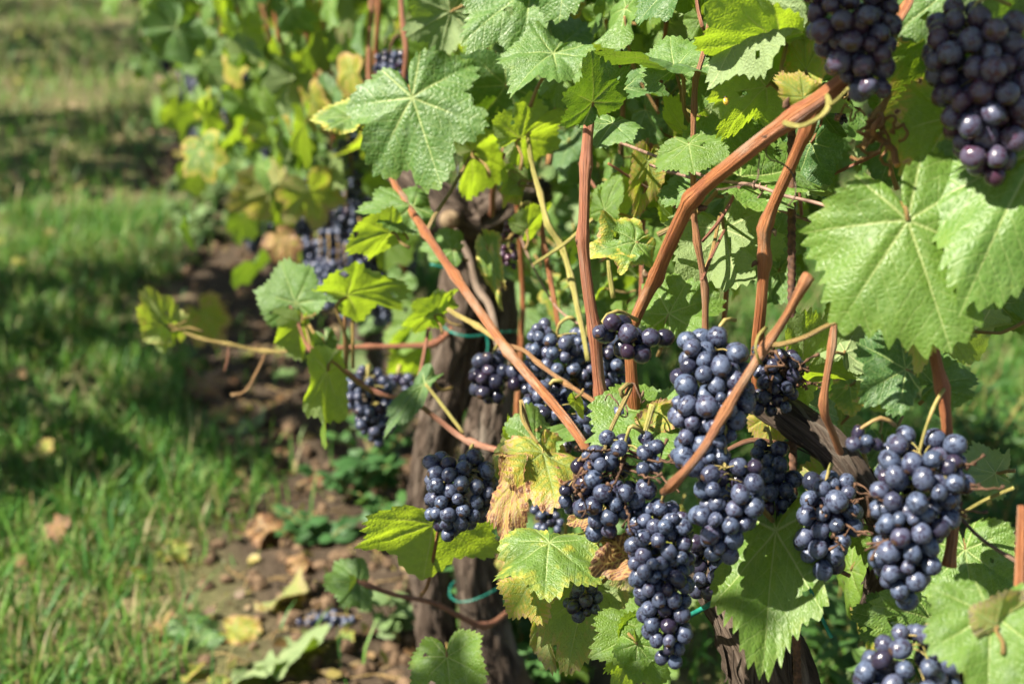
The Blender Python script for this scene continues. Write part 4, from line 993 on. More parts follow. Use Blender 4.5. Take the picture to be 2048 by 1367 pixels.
# ------------------------------------------------------------------ bunches of grapes
bunch("longest bunch of blue-black grapes, hanging straight down at the bottom centre-right", [(1322, 1040, 62), (1320, 1100, 66), (1326, 1180, 56), (1333, 1250, 50), (1338, 1312, 24)], 1.12, 35, (1345, 975, 1.1), .85, .02, 1.05, 11)
bunch("broad-shouldered bunch right of and above the longest bunch, on a yellow stalk", [(1452, 935, 78), (1455, 990, 76), (1445, 1040, 58), (1445, 1090, 34)], 1.085, 40, (1447, 832, 1.1), .85, .02, 1.0, 12)
bunch("shaded bunch squeezed behind the broad-shouldered bunch and the iron bar", [(1545, 905, 44), (1550, 970, 46), (1545, 1035, 30)], 1.16, 36, (1530, 860, 1.17), .6, .0, 1.0, 13)
bunch("ragged bunch with withered brown stalks above and left of the longest bunch", [(1255, 890, 76), (1240, 950, 82), (1215, 1010, 62), (1205, 1045, 34)], 1.14, 40, (1290, 868, 1.15), .75, .02, .85, 14, 14)
bunch("wing of loose dark berries left of the ragged bunch with bare stalks", [(1150, 950, 42), (1150, 1010, 34)], 1.15, 34, (1205, 905, 1.14), .5, .05, .7, 141, 8, stem='stembrown')
bunch("compact bunch hanging alone in front of the bright leaf, left of centre", [(925, 945, 72), (920, 985, 74), (905, 1025, 52), (898, 1050, 26)], 1.36, 33, (945, 890, 1.5), .8, .04, 1.0, 15)
bunch("large pale-bloomed bunch crossed by a diagonal cane in the middle right", [(1432, 700, 70), (1430, 760, 84), (1412, 840, 66), (1396, 905, 48)], 1.1, 43, (1470, 640, 1.12), .98, .04, 1.0, 16)
bunch("half-withered dark bunch hanging in front of the iron bar", [(1548, 705, 50), (1555, 755, 52), (1540, 810, 42)], 1.15, 31, (1530, 690, 1.1), .45, .0, .8, 17, 10, shr=.2, stem='dead')
bunch("small loose bunch of shiny plum-coloured grapes on the thick upright cane", [(1205, 660, 28), (1235, 655, 30), (1270, 690, 36), (1310, 680, 34)], 1.17, 40, (1275, 640, 1.2), .35, .12, .95, 18)
bunch("background bunch of slate-blue grapes behind the upright red cane, uppermost", [(1115, 672, 58), (1125, 715, 66), (1150, 770, 50)], 1.5, 27, (1150, 640, 1.5), .95, .02, 1.05, 19)
bunch("background bunch of slate-blue grapes right of the upright red cane", [(1218, 690, 30), (1222, 740, 36), (1220, 785, 24)], 1.5, 27, (1215, 660, 1.5), .85, .02, 1.0, 20)
bunch("background bunch of slate-blue grapes in the crook of the two crossing canes", [(1095, 800, 52), (1120, 830, 60), (1150, 870, 40)], 1.42, 29, (1130, 765, 1.42), .9, .02, 1.0, 21)
bunch("few blue grapes peeping out behind the thick cane's foot", [(1210, 830, 30), (1250, 820, 30), (1295, 800, 26)], 1.36, 31, (1255, 780, 1.34), .8, .05, 1.0, 22)
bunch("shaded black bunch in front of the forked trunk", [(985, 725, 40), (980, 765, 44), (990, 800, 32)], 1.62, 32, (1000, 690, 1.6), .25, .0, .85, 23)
bunch("pair of dark grapes right of the shaded black bunch, under a cane", [(1035, 752, 20), (1045, 770, 18)], 1.6, 33, (1020, 735, 1.6), .3, .0, 1.3, 231)
bunch("softly blurred dark bunch behind the hanging bright leaf, left of the trunk", [(735, 762, 46), (745, 800, 52), (752, 840, 42), (760, 875, 20)], 1.9, 23, (735, 735, 1.93), .7, .0, 1.0, 24)
bunch("few dark blurred grapes between the leafless stalks and the forked trunk", [(795, 760, 26), (815, 775, 20)], 1.93, 22, (800, 735, 1.95), .7, .0, 1.0, 241)
bunch("big bunch at the right hanging from a green stalk, dense and tapering", [(1845, 915, 84), (1838, 965, 100), (1825, 1040, 76), (1812, 1120, 62), (1806, 1185, 30)], 1.02, 43, (1888, 778, 1.03), .92, .02, 1.02, 25, 6)
bunch("three wrinkled berries on a bare stalk left of the big right-hand bunch", [(1715, 878, 20), (1740, 888, 20)], 1.03, 34, (1790, 850, 1.03), .7, .05, 1.2, 26, stem='stembrown', shr=.6)
bunch("medium bunch draped with withered brown stalks, beside the iron bar", [(1655, 978, 52), (1655, 1030, 64), (1650, 1085, 56), (1648, 1125, 34)], 1.11, 42, (1660, 935, 1.12), .88, .02, 1.0, 27, 12)
bunch("bunch cut off by the bottom edge at the lower right", [(1850, 1280, 66), (1830, 1325, 92), (1790, 1385, 80), (1790, 1440, 50)], .99, 44, (1935, 1270, .95), .9, .04, 1.0, 28)
bunch("few pale blue grapes tucked behind the bottom right leaf", [(1925, 1228, 24), (1925, 1260, 32)], 1.0, 42, (1930, 1200, 1.02), .98, .03, 1.1, 29)
bunch("shaded purple bunch cut off by the top edge, left of the two topmost", [(1700, -60, 86), (1702, 30, 92), (1716, 100, 70), (1738, 165, 38)], .99, 49, (1790, -40, 1.0), .6, .34, 1.0, 30)
bunch("shaded purple bunch at the top right corner, right of the two topmost", [(1945, 55, 100), (1968, 130, 108), (1975, 220, 80), (1978, 290, 68), (1985, 335, 30)], .97, 51, (2020, 10, .99), .62, .36, 1.0, 31)
bunch("little open bunch of a few berries below the crumpled brown leaf", [(1165, 1175, 40), (1165, 1215, 36)], 1.25, 30, (1150, 1140, 1.27), .6, .02, .8, 32)
bunch("small bunch half hidden by tan leaves left of the ragged bunch", [(1090, 1022, 26), (1100, 1055, 28)], 1.6, 19, (1085, 985, 1.6), .8, .02, 1.0, 33)
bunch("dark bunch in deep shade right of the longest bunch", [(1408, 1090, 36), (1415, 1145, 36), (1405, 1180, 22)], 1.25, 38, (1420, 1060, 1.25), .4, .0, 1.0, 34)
bunch("tiny cluster of pink unripe berries on yellow stalks near the pruned stub", [(1030, 445, 24), (1020, 470, 18)], 1.72, 15, (1060, 405, 1.6), .3, .85, .7, 35)
bunch("shaded reddish berries just below the tiny pink cluster", [(1018, 500, 24), (1020, 530, 18)], 1.74, 17, (1040, 470, 1.72), .3, .45, .8, 36)
bunch("small far bunch seen right below the largest upper-left leaf", [(940, 340, 22), (942, 375, 24), (940, 400, 12)], 2.5, 14, (940, 315, 2.5), .95, .0, 1.0, 37)
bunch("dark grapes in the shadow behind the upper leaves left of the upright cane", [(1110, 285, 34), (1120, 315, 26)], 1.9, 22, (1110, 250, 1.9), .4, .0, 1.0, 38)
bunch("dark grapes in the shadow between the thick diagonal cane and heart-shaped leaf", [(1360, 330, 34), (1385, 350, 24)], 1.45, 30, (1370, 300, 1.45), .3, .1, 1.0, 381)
bunch("blurred grey-blue bunch left of the pruned stub", [(790, 480, 40), (795, 530, 38), (790, 570, 22)], 2.75, 15, (790, 440, 2.75), 1., .0, 1.0, 39)
bunch("blurred grey-blue bunch below the bright leaf on its upright red stalk", [(790, 600, 34), (790, 640, 22)], 2.7, 15, (800, 570, 2.7), 1., .0, 1.0, 40)
bunch("blackened withered bunch at the top behind the largest upper-left leaf", [(780, 115, 32), (785, 150, 36), (800, 185, 24)], 2.1, 19, (800, 70, 2.1), .5, .0, 1.0, 41, shr=.7, stem='dead')
bunch("dead shrivelled cluster of raisins behind the curled stalk at the upper right", [(1680, 215, 14), (1684, 240, 12)], 1.2, 11, (1690, 190, 1.18), .1, .0, 1.0, 42, 4, shr=.9, stem='dead')
bunch("half-hidden bunch between the uppermost slate-blue bunch and the upright red cane", [(1175, 690, 32), (1180, 735, 38), (1178, 780, 24)], 1.56, 26, (1185, 655, 1.56), .85, .02, 1.0, 51)
bunch("half-hidden bunch at the left flank of the uppermost slate-blue bunch", [(1072, 700, 24), (1080, 745, 30), (1085, 785, 20)], 1.56, 25, (1085, 670, 1.56), .85, .02, 1.0, 52)
bunch("dark half-hidden bunch under the mottled leaves at lower centre", [(1130, 1090, 30), (1125, 1130, 30)], 1.4, 30, (1130, 1050, 1.4), .4, .02, 1.0, 53)

# ------------------------------------------------------------------ leaves in focus (junction px, py, depth; tip px, py, depth change; facing right, up)
LIT, BCK, FLT = (-.5, .45), (.9, -.35), (-.15, .15)
def L(par, jx, jy, d, tx, ty, dd, n, cls='g', **kw):
    return leaf(par, (jx, jy, d), (tx, ty, d + dd), n, cls, **kw)
# upper left
L(V1, 825, 196, 1.55, 878, 368, -.02, (-.3, .5), 'g', wx=.95, fold=-.1, curl=.16, side=.05, wave=.06, lobe=1.9, seed=4, holes=1)
L(V1, 700, 236, 1.62, 620, 232, .0, (.1, .7), 'e', wx=.7, fold=.25, wave=.09)
L(V1, 901, 24, 1.62, 812, 72, .0, (.25, -.2), 'g', wx=.9, under=True, fold=-.1, seed=21)
L(V1, 1062, -22, 1.46, 925, 62, -.03, (-.1, .5), 'g', wx=.75, fold=-.15, wave=.08, seed=8)
L(V1, 905, 60, 1.68, 925, 146, .0, BCK, 'b', wx=.6, under=True)
L(V1, 1012, 172, 1.62, 950, 262, .03, (.5, .3), 'k', wx=1.2, fold=.12)
L(V1, 1040, 276, 1.52, 1132, 212, .0, (.7, -.3), 'b', wx=.75, under=True, fold=.1)
L(V1, 948, 303, 1.66, 1020, 222, .04, (.6, -.4), 'b', wx=.9, under=True)
L(V0, 1107, 109, 1.4, 1022, 166, -.03, (-.2, .75), 'g', wx=.9, fold=.2, wave=.08, seed=31)
L(V0, 1187, 206, 1.22, 1190, 110, -.03, (.5, -.1), 'k', wx=.95, fold=.12, curl=.05, seed=12)
L(V0, 1108, 104, 1.46, 1092, -6, .04, (.5, .3), 'k', wx=.7)
L(V0, 1120, 152, 1.5, 1112, 218, .0, LIT, 'l', wx=.8)
L(V0, 1226, 248, 1.29, 1192, 282, -.02, (-.3, .6), 'g', wx=1.25, fold=.2, wave=.06)
L(V0, 1378, 290, 1.19, 1386, 336, -.02, (-.35, .6), 'l', wx=1.4, lobe=.3, fold=-.08, curl=.2)
L(V0, 1350, 138, 1.27, 1335, 64, .02, (-.5, .4), 'g', wx=1.0, lobe=.5, fold=.05, holes=1)
L(V0, 1348, 139, 1.24, 1204, 96, -.05, (-.2, 2.6), 'g', wx=.8, fold=.05, curl=.1)
L(V0, 1558, 84, 1.12, 1400, 82, .03, (.85, -.25), 'b', wx=.95, under=True, fold=.08, curl=.1, lobe=1.2, seed=5)
L(V0, 1532, 172, 1.16, 1440, 256, .03, (.8, -.3), 'b', wx=.75, under=True, fold=.1, seed=17)
L(V0, 1250, 178, 1.36, 1336, 166, .0, (.2, 1.3), 'k', wx=.9, fold=.2)
L(V0, 1368, 262, 1.28, 1352, 198, .02, BCK, 'b', wx=.9, under=True)
L(V0, 1478, 356, 1.22, 1640, 332, .05, (-.2, .7), 'l', wx=.9, curl=.1)
L(V0, 1447, 458, 1.28, 1476, 588, -.03, (-.1, .15), 'l', wx=.95, under=True, fold=-.05, curl=.15, lobe=.8, seed=40, pet=(1404, 560, 1.23))
L(V0, 1356, 446, 1.31, 1318, 384, .0, BCK, 'b', wx=.8, under=True)
L(V0, 1395, 372, 1.3, 1320, 398, .0, (-.3, .9), 'g', wx=.8)
L(V0, 1272, 484, 1.33, 1186, 492, -.02, (-.35, .4), 's', wx=.9, wave=.1, crumple=.25)
L(V0, 1338, 628, 1.36, 1392, 522, .02, (-.45, .5), 'l', wx=.9, fold=.08, seed=23)
L(V0, 1210, 420, 1.42, 1234, 342, .0, (-.6, .2), 'l', wx=.55)
L(V0, 1232, 418, 1.44, 1268, 352, .03, (.9, 0), 'b', wx=.6, under=True)
L(V0, 1295, 322, 1.4, 1278, 436, .0, (.4, .1), 'y', wx=.42, fold=.3)
# right
L(VR, 1816, 440, 1.0, 1905, 690, -.02, (-.22, .35), 'l', wx=.98, fold=-.1, curl=.16, side=.22, wave=.05, lobe=.4, seed=3, pet=(1730, 622, 1.04), na=260, nr=20, clean=True)
L(VR, 2075, 300, .985, 1925, 600, -.02, (-.35, .55), 'l', wx=.72, fold=-.1, curl=.1, side=.15, wave=.06, lobe=.4, seed=9, na=220, nr=16, clean=True)
L(VR, 1905, 232, 1.03, 1822, 372, -.01, (-.3, .45), 's', wx=.9, fold=.05, wave=.06, seed=14, clean=True)
L(VR, 1902, 55, 1.07, 1815, 246, .02, (.4, .1), 's', wx=.85, fold=.1, seed=15)
L(VR, 1915, -30, 1.03, 1790, 60, .0, (.2, .6), 'g', wx=.9, seed=16)
L(VR, 2040, 20, 1.07, 1960, 250, .04, (.3, .1), 'g', wx=1.0, seed=18)
L(VR, 1832, 606, 1.03, 1848, 748, .0, (-.9, -.2), 'y', wx=.45, under=True, fold=.4)
L(VR, 1850, 600, 1.03, 1925, 705, .03, (.9, -.3), 'b', wx=.5, under=True)
L(VR, 1812, 738, 1.08, 1716, 684, .0, (.4, .2), 'k', wx=1.25, fold=.05, curl=.1, seed=6)
L(VR, 1868, 770, 1.1, 1955, 742, .0, (-.4, .6), 'g', wx=1.0, seed=61)
L(VR, 1690, 702, 1.16, 1722, 636, .01, (-.35, .2), 'l', wx=.95, under=True, lobe=.2)
L(VR, 1780, 725, 1.15, 1770, 630, .01, (-.3, .3), 'l', wx=.95, under=True, lobe=.4)
L(V0, 1606, 746, 1.17, 1718, 742, .02, (.7, -.3), 'b', wx=1.0, under=True, lobe=.9, seed=62)
L(V0, 1600, 800, 1.24, 1680, 835, .02, (.5, -.1), 'k', wx=1.0)
L(V0, 1545, 826, 1.22, 1530, 896, .0, (-.3, .4), 'Y', wx=.8, lobe=.3, crumple=.12)
L(V0, 1662, 966, 1.2, 1632, 898, .02, (.1, .2), 'y', wx=.85, under=True)
L(V0, 1552, 1065, 1.14, 1520, 1330, -.07, (-.35, .45), 'l', wx=.5, fold=.1, curl=.1, wave=.05, lobe=1.0, seed=7, na=240, nr=18, pet=(1500, 960, 1.12), clean=True)
L(VR, 1930, 1098, 1.12, 1952, 1242, -.03, (-.3, .5), 'l', wx=.85, lobe=.5, seed=66)
L(VR, 1992, 945, 1.15, 1908, 925, .0, (.3, .3), 'g', wx=.8, under=True)
L(VR, 1862, 1236, 1.14, 1750, 1206, -.02, (-.4, .6), 'l', wx=.9, lobe=.6, seed=67)
L(VR, 1770, 1240, 1.18, 1704, 1222, .0, (.5, .2), 'k', wx=1.0)
L(VR, 1742, 975, 1.16, 1752, 1150, .0, (-.4, .5), 'l', wx=.55)
L(VR, 1982, 1228, .945, 1975, 1390, -.03, (-.35, .55), 'l', wx=.95, lobe=.4, seed=68, na=220, nr=16, wave=.06)
L(VR, 1996, 1250, .935, 2070, 1180, .0, (.6, -.2), 'o', wx=.8, under=True)
L(V0, 1612, 140, 1.12, 1608, 22, .0, (-.4, .3), 'y', wx=.5)
L(V0, 1608, 195, 1.1, 1556, 150, .0, (-.4, .5), 'y', wx=.7, lobe=.4)
L(VR, 1640, 60, 1.14, 1590, -10, .03, BCK, 'b', wx=.9, under=True)
L(VR, 1780, 260, 1.12, 1700, 190, .05, (.5, 0), 'g', wx=.9)
# middle and bottom
L(V1, 868, 1052, 1.42, 845, 1142, .05, (.15, -1.1), 'b', wx=1.25, under=True, auto=False, fold=.06, curl=.05, lobe=.9, seed=70, holes=1, pet=(842, 1190, 1.6), petc='r', nr=16)
L(V1, 1098, 1086, 1.24, 1088, 1172, -.05, (-.1, .75), 'p', wx=1.0, lobe=.6, fold=-.12, seed=71)
L(V1, 1062, 1168, 1.27, 1082, 1244, -.02, (-.4, .4), 'y', wx=1.0, crumple=.15)
L(V1, 1030, 958, 1.32, 998, 1100, -.02, (-.6, .2), 'd', wx=.34, fold=.4, crumple=.16, wave=.1)
L(V1, 1086, 905, 1.33, 1120, 992, -.05, (.3, .1), 'o', wx=.9, fold=-.1, wave=.08, crumple=.18, seed=73, pet=(1042, 800, 1.36), nr=16)
L(V1, 1032, 880, 1.38, 986, 968, .0, (.6, .1), 's', wx=.45, under=True)
L(V1, 1030, 878, 1.38, 1012, 830, .0, BCK, 'b', wx=.7, under=True)
L(V1, 1072, 884, 1.36, 1145, 838, .03, (-.3, .9), 'l', wx=.8)
L(V0, 1318, 838, 1.24, 1196, 884, -.04, (-.3, 1.0), 'l', wx=.9, lobe=.5, seed=75)
L(V0, 1322, 838, 1.24, 1405, 892, -.04, (-.3, 1.0), 'l', wx=.9, lobe=.5)
L(V0, 1305, 850, 1.22, 1368, 796, .0, (-.2, .5), 'o', wx=.6, crumple=.2)
L(V0, 1262, 1112, 1.15, 1184, 1128, -.02, (-.5, .3), 'r', wx=.7, crumple=.5, fold=.3, wave=.12)
L(V0, 1212, 1010, 1.24, 1130, 1040, .0, (-.4, .4), 'd', wx=.6, crumple=.35)
L(V0, 1190, 1050, 1.26, 1210, 1110, .0, (-.4, .2), 'D', wx=.6, crumple=.4, fold=.3)
L(V0, 1172, 1188, 1.3, 1126, 1340, .0, (.25, .15), 's', wx=.75, under=True, fold=-.1, seed=77)
L(V0, 1090, 1222, 1.32, 1085, 1334, .0, (.7, 0), 'y', wx=.35, under=True)
L(V0, 1290, 1262, 1.2, 1184, 1302, -.02, (.2, .9), 'b', wx=.8, fold=.2, seed=78)
L(V0, 1285, 1282, 1.22, 1225, 1380, .0, (.7, -.2), 'b', wx=.9, under=True)
L(V0, 1275, 1288, 1.18, 1335, 1368, .0, (-.3, .6), 'l', wx=.7)
L(V1, 893, 1312, 1.46, 905, 1412, -.03, (-.35, .55), 'l', wx=1.0, lobe=.2, fold=.12, curl=.12, seed=80)
L(V1, 716, 1166, 1.72, 650, 1160, -.02, (-.3, .6), 'g', wx=1.0, lobe=1.2, fold=.15)
L(V1, 714, 1170, 1.72, 700, 1200, -.01, (.6, -.2), 'b', wx=1.0, under=True)
L(V1, 708, 1158, 1.73, 724, 1142, .01, (-.3, .6), 'g', wx=.8)
L(V1, 593, 606, 1.78, 558, 522, .0, (-.4, .5), 'g', wx=.95, lobe=.4, holes=1, pet=(622, 700, 1.76))
L(V1, 602, 645, 1.77, 592, 718, .0, (.7, -.2), 'b', wx=.8, under=True, holes=1)
L(V1, 695, 594, 1.68, 808, 548, -.03, (.75, -.3), 'b', wx=.68, under=True, fold=.06, lobe=.3, seed=83, pet=(692, 735, 1.72))
L(V1, 690, 598, 1.72, 645, 574, .0, (.2, 1.2), 'g', wx=.6)
L(V1, 655, 742, 1.66, 642, 892, -.01, (.8, -.25), 'b', wx=.42, under=True, fold=.02, curl=.06, lobe=.5, seed=84, pet=(745, 784, 1.7))
L(V1, 650, 685, 1.72, 668, 778, .0, (.8, .1), 'k', wx=.4)
L(V1, 872, 628, 1.63, 800, 638, -.01, (.75, -.3), 'b', wx=.7, under=True)
L(V1, 872, 628, 1.63, 912, 576, .0, (.75, -.3), 'b', wx=.6, under=True)
L(V1, 826, 414, 1.61, 722, 402, -.02, (-.3, .7), 'g', wx=.75, fold=-.1, seed=85, base=.2)
L(V1, 782, 466, 1.6, 690, 490, .0, (.7, -.4), 'b', wx=.7, under=True, seed=86)
L(V1, 800, 455, 1.61, 812, 412, .0, (.7, -.3), 'b', wx=.6, under=True)
L(V1, 975, 500, 1.66, 992, 618, -.02, (-1.0, .2), 's', wx=.3, fold=-.12, wave=.08, lobe=1.3)
L(V1, 905, 500, 1.7, 842, 490, .0, (-.3, .5), 'g', wx=.8)
L(V1, 1036, 366, 1.6, 1002, 414, .0, BCK, 'y', wx=.7, under=True)
L(V1, 1036, 366, 1.6, 1018, 314, .0, BCK, 'b', wx=.9, under=True)
L(V1, 1056, 458, 1.58, 1098, 402, .0, BCK, 'b', wx=.6, under=True)
L(V1, 850, 650, 2.1, 765, 672, .0, LIT, 'l', wx=.9)
L(V1, 850, 690, 2.12, 770, 735, .0, BCK, 'b', wx=.8, under=True)
L(V1, 850, 768, 1.64, 762, 858, -.03, (-.2, 1.4), 'k', wx=.3)
L(V1, 334, 652, 2.0, 290, 576, .0, (.8, -.2), 'b', wx=.85, under=True, lobe=.6, fold=.1, curl=.08, seed=92).color = (1, .22, .2, .2)
L(V1, 336, 655, 2.0, 318, 702, .0, (.8, -.2), 'b', wx=.6, under=True)
L(V1, 548, 380, 2.9, 456, 408, .0, (.6, -.2), 'Y', wx=.8, under=True)
L(V1, 650, 150, 2.6, 628, 222, .0, (-.5, .4), 'r', wx=.9)
L(V1, 560, 480, 2.7, 590, 530, .0, (-.4, .5), 'd', wx=.8)
L(V0, 1150, 800, 1.3, 1162, 838, .0, BCK, 'b', wx=.8, under=True)
# leaves above the picture's upper edge that shade the topmost bunches
for k, (px, py, d, t_, s) in enumerate([(1690, 20, .99, .2, .062), (1715, 90, .99, .26, .06), (1950, 90, .97, .2, .06), (1985, 190, .97, .25, .058)]):
    c = P(px, py, d) + sdir * t_; y_ = Vector((.5 * math.sin(k * 2.3), .6 * math.cos(k * 1.9), -.55)).normalized()
    o = add("leaf", MIDLEAF[k % 14], VR, frame(c, c + y_ * s, sdir + Vector((0, 0, .2))))
    o.color = LC['l']
    petiole(o, c, c + Vector((.12, .02, -.05)), .0017, PETC['o'], y_, Vector((0, 0, 1)))

# ------------------------------------------------------------------ the rest of the canopy
NF = [0]
def fill(parent, n, xr, yr, off, size, seed, cls='gklbys', wts=(30, 22, 24, 16, 5, 3), skip=()):
    g = random.Random(seed)
    k = tries = 0
    while k < n and tries < n * 20:
        tries += 1
        px, py = g.uniform(*xr), g.uniform(*yr)
        if any(a < px < b and c < py < e for a, b, c, e in skip): continue
        d = row_depth(px, py, g.uniform(*off))
        if not .9 < d < 3.2: continue
        p = P(px, py, d); s = g.uniform(*size)
        n_ = ROWN * g.gauss(.6, .45) + Vector((0, 0, g.gauss(.45, .4))) + ROWD * g.gauss(-.25, .5)
        y = Vector((g.gauss(0, .55), g.gauss(0, .45), -1)).normalized()
        mw = frame(p, p + y * s, n_)
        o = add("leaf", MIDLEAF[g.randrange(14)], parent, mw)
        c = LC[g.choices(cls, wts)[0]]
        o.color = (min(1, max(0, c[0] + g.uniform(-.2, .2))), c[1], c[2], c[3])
        z = Vector(mw.col[2][:3]).normalized()
        petiole(o, p, p - y * s * .6 - z * s * .5 + Vector((g.uniform(-.03, .03), .02, 0)), .0013, PETC[g.choice('yro')], y, z)
        k += 1
fill(V1, 190, (880, 1260), (-80, 330), (-.02, .3), (.024, .052), 1, skip=((700, 1070, 235, 700),))
fill(V1, 40, (1080, 1260), (330, 640), (.0, .25), (.024, .045), 2)
fill(V0, 190, (1200, 1640), (-80, 330), (.03, .3), (.024, .05), 3)
fill(V0, 70, (1220, 1600), (330, 560), (.05, .28), (.024, .046), 4)
fill(VR, 46, (1640, 2110), (-80, 300), (.12, .42), (.035, .06), 5)
fill(VR, 10, (1640, 1800), (560, 960), (.12, .3), (.03, .045), 6)
fill(V0, 34, (1010, 1420), (980, 1400), (.04, .24), (.032, .052), 7, 'gklbysd', (22, 30, 10, 14, 8, 8, 8), ((1330, 1420, 1200, 1400),))
fill(V1, 60, (720, 900), (-80, 420), (-.05, .22), (.035, .06), 8, 'gklbys', (20, 10, 35, 25, 7, 3), ((820, 900, 300, 420),))
fill(VR, 16, (1650, 2110), (1060, 1420), (.1, .3), (.035, .055), 9)
fill(V1, 10, (1020, 1110), (560, 700), (.1, .3), (.035, .055), 10)
fill(VR, 8, (1900, 2100), (420, 700), (.1, .3), (.035, .055), 12)
fill(V1, 14, (940, 1120), (430, 560), (.15, .35), (.03, .045), 13)
fill(V1, 60, (900, 1250), (-80, 430), (.25, .55), (.04, .07), 31, 'gk', (50, 50))  # deep layer in darker leaf tones, painting shade into the canopy gaps
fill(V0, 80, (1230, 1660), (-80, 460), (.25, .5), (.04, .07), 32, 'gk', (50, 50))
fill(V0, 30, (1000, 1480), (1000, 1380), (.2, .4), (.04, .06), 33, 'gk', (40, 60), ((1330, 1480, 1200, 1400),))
# canopy above the frame
for par, Y0, Y1, n, sd in ((V1, 1.5, 2.5, 60, 21), (V0, .95, 1.5, 60, 22), (VR, .35, .95, 50, 23)):
    g = random.Random(sd)
    for k in range(n):
        Y = g.uniform(Y0, Y1)
        z = g.uniform(1.14 - .11 * Y + .05, 1.75)
        p = Vector((row_x(Y) + g.uniform(-.06, .26), Y, z)); s = g.uniform(.05, .08)
        o = add("leaf", MIDLEAF[g.randrange(14)], par, frame(p, p + Vector((g.gauss(0, .4), g.gauss(0, .4), -1)).normalized() * s, Vector((g.gauss(-.6, .4), g.gauss(-.2, .4), g.gauss(.5, .3)))))
        o.color = LC[g.choice('gkl')]

# ------------------------------------------------------------------ litter, weeds and small things on the soil
def ground_leaf(label, px, py, size_px, cls, rot, group=None, under=False, crumple=.2, tilt=.2, seed=None, lobe=.6):
    c, d = on_ground(px, py)
    g = random.Random(seed or int(px * 7 + py))
    s = size_px / FPX * d
    c.z = float(gz(c.x, c.y)) + s * .12 + .004
    y = Vector((math.cos(rot), math.sin(rot), tilt * .5))
    n = Vector((g.uniform(-tilt, tilt), -tilt + g.uniform(-tilt, tilt) * .5, 1 if not under else -1))
    o = add("fallen_leaf", leaf_mesh("fallen_leaf", g.randrange(9999), 120, 8, .15, .3, .15, .1, lobe, M['leaf'], .85, 0, crumple), None, frame(c, c + y * s, n))
    o.color = LC[cls]
    return tag(o, label, "fallen leaf", group)
FG = "leaves fallen on the soil strip"
ground_leaf("pale grey-green fallen leaf, largest on the soil at the bottom edge", 560, 1335, 110, 'g', .5, FG, True, .12, .35, lobe=.2)
ground_leaf("green fallen leaf standing on edge left of the largest pale one", 395, 1290, 80, 'k', 1.9, FG, False, .2, .6)
ground_leaf("olive fallen leaf leaning up on the soil near the fallen grapes", 555, 1225, 80, 'o', .6, FG, True, .2, .6)
ground_leaf("yellowish mottled fallen leaf between the grass edge and the largest pale leaf", 470, 1275, 60, 'o', -.3, FG, False, .25, .3)
ground_leaf("tan curled fallen leaf, higher one lit by a patch of sun", 520, 1075, 66, 'D', .8, FG, False, .4, .5)
ground_leaf("grey fallen leaf at the bottom edge left of the largest pale one", 500, 1362, 76, 'g', .2, FG, True, .1, .2)
ground_leaf("yellowed fallen leaf at the edge of the grass by the bottom", 340, 1275, 60, 'd', 2.6, FG, False, .3, .4)
ground_leaf("red fallen leaf scrap on the shaded soil", 590, 1145, 36, 'r', .3, FG, False, .3, .3)
ground_leaf("brown fallen leaf left of the hanging bright leaf, in mid soil strip", 400, 778, 70, 'D', .1, FG, False, .3, .3)
ground_leaf("tan fallen leaf just below the mid-strip brown one", 440, 830, 50, 'd', .3, FG, False, .3, .3)
ground_leaf("dull green fallen leaf in the middle of the shaded soil", 480, 860, 60, 'k', .7, FG, True, .2, .2)
ground_leaf("pale dry fallen leaf lying in the grass at the lower left", 60, 1255, 44, 'd', .7, FG, False, .3, .4)
g = random.Random(77)
for k in range(90):
    Y = 1.75 + 4.6 * g.random() ** 1.6
    X = .50 - .305 * Y + g.uniform(-.48, .3)
    s = g.uniform(.02, .05)
    o = add("fallen_leaf", LOWLEAF[g.randrange(10)], None, frame(Vector((X, Y, float(gz(X, Y)) + .008)), Vector((X + math.cos(k * 2.4) * s, Y + math.sin(k * 2.4) * s, float(gz(X, Y)) + .008 + g.uniform(0, .015))), Vector((g.gauss(0, .35), g.gauss(-.15, .35), 1))))
    o.color = LC[g.choice('dDyogsr')]
    tag(o, "small withered leaf scrap among others on the shaded soil strip", "fallen leaf", "small leaf scraps on the soil")
for k in range(46):      # leaves dropped on the grass
    Y = 2.2 + 7 * g.random() ** 1.3
    X = g.uniform(-.36 * (.94 * Y + .4), .5 - .305 * Y - .45)
    s = g.uniform(.015, .034)
    z = float(gz(X, Y)) + g.uniform(.02, .06)
    o = add("fallen_leaf", LOWLEAF[g.randrange(10)], None, frame(Vector((X, Y, z)), Vector((X + math.cos(k * 2.4) * s, Y + math.sin(k * 2.4) * s, z)), Vector((g.gauss(0, .4), g.gauss(-.2, .4), 1))))
    o.color = LC[g.choice('dDyogdD')]
    tag(o, "small dry leaf caught in the grass of the alley", "fallen leaf", "small dry leaves caught in the grass")
c, d = on_ground(650, 1262)
fb = bunch3("fallen bunch of blue grapes lying on the soil, lower left of the trunks", [c + Vector((-.035, 0, .014)), c + Vector((0, .012, .014)), c + Vector((.04, 0, .014))], [.017, .02, .014], .0068, c + Vector((.06, .01, .02)), .9, .0, .9, 91, 0, None, "grape_bunch", False, 'stembrown', .0014)
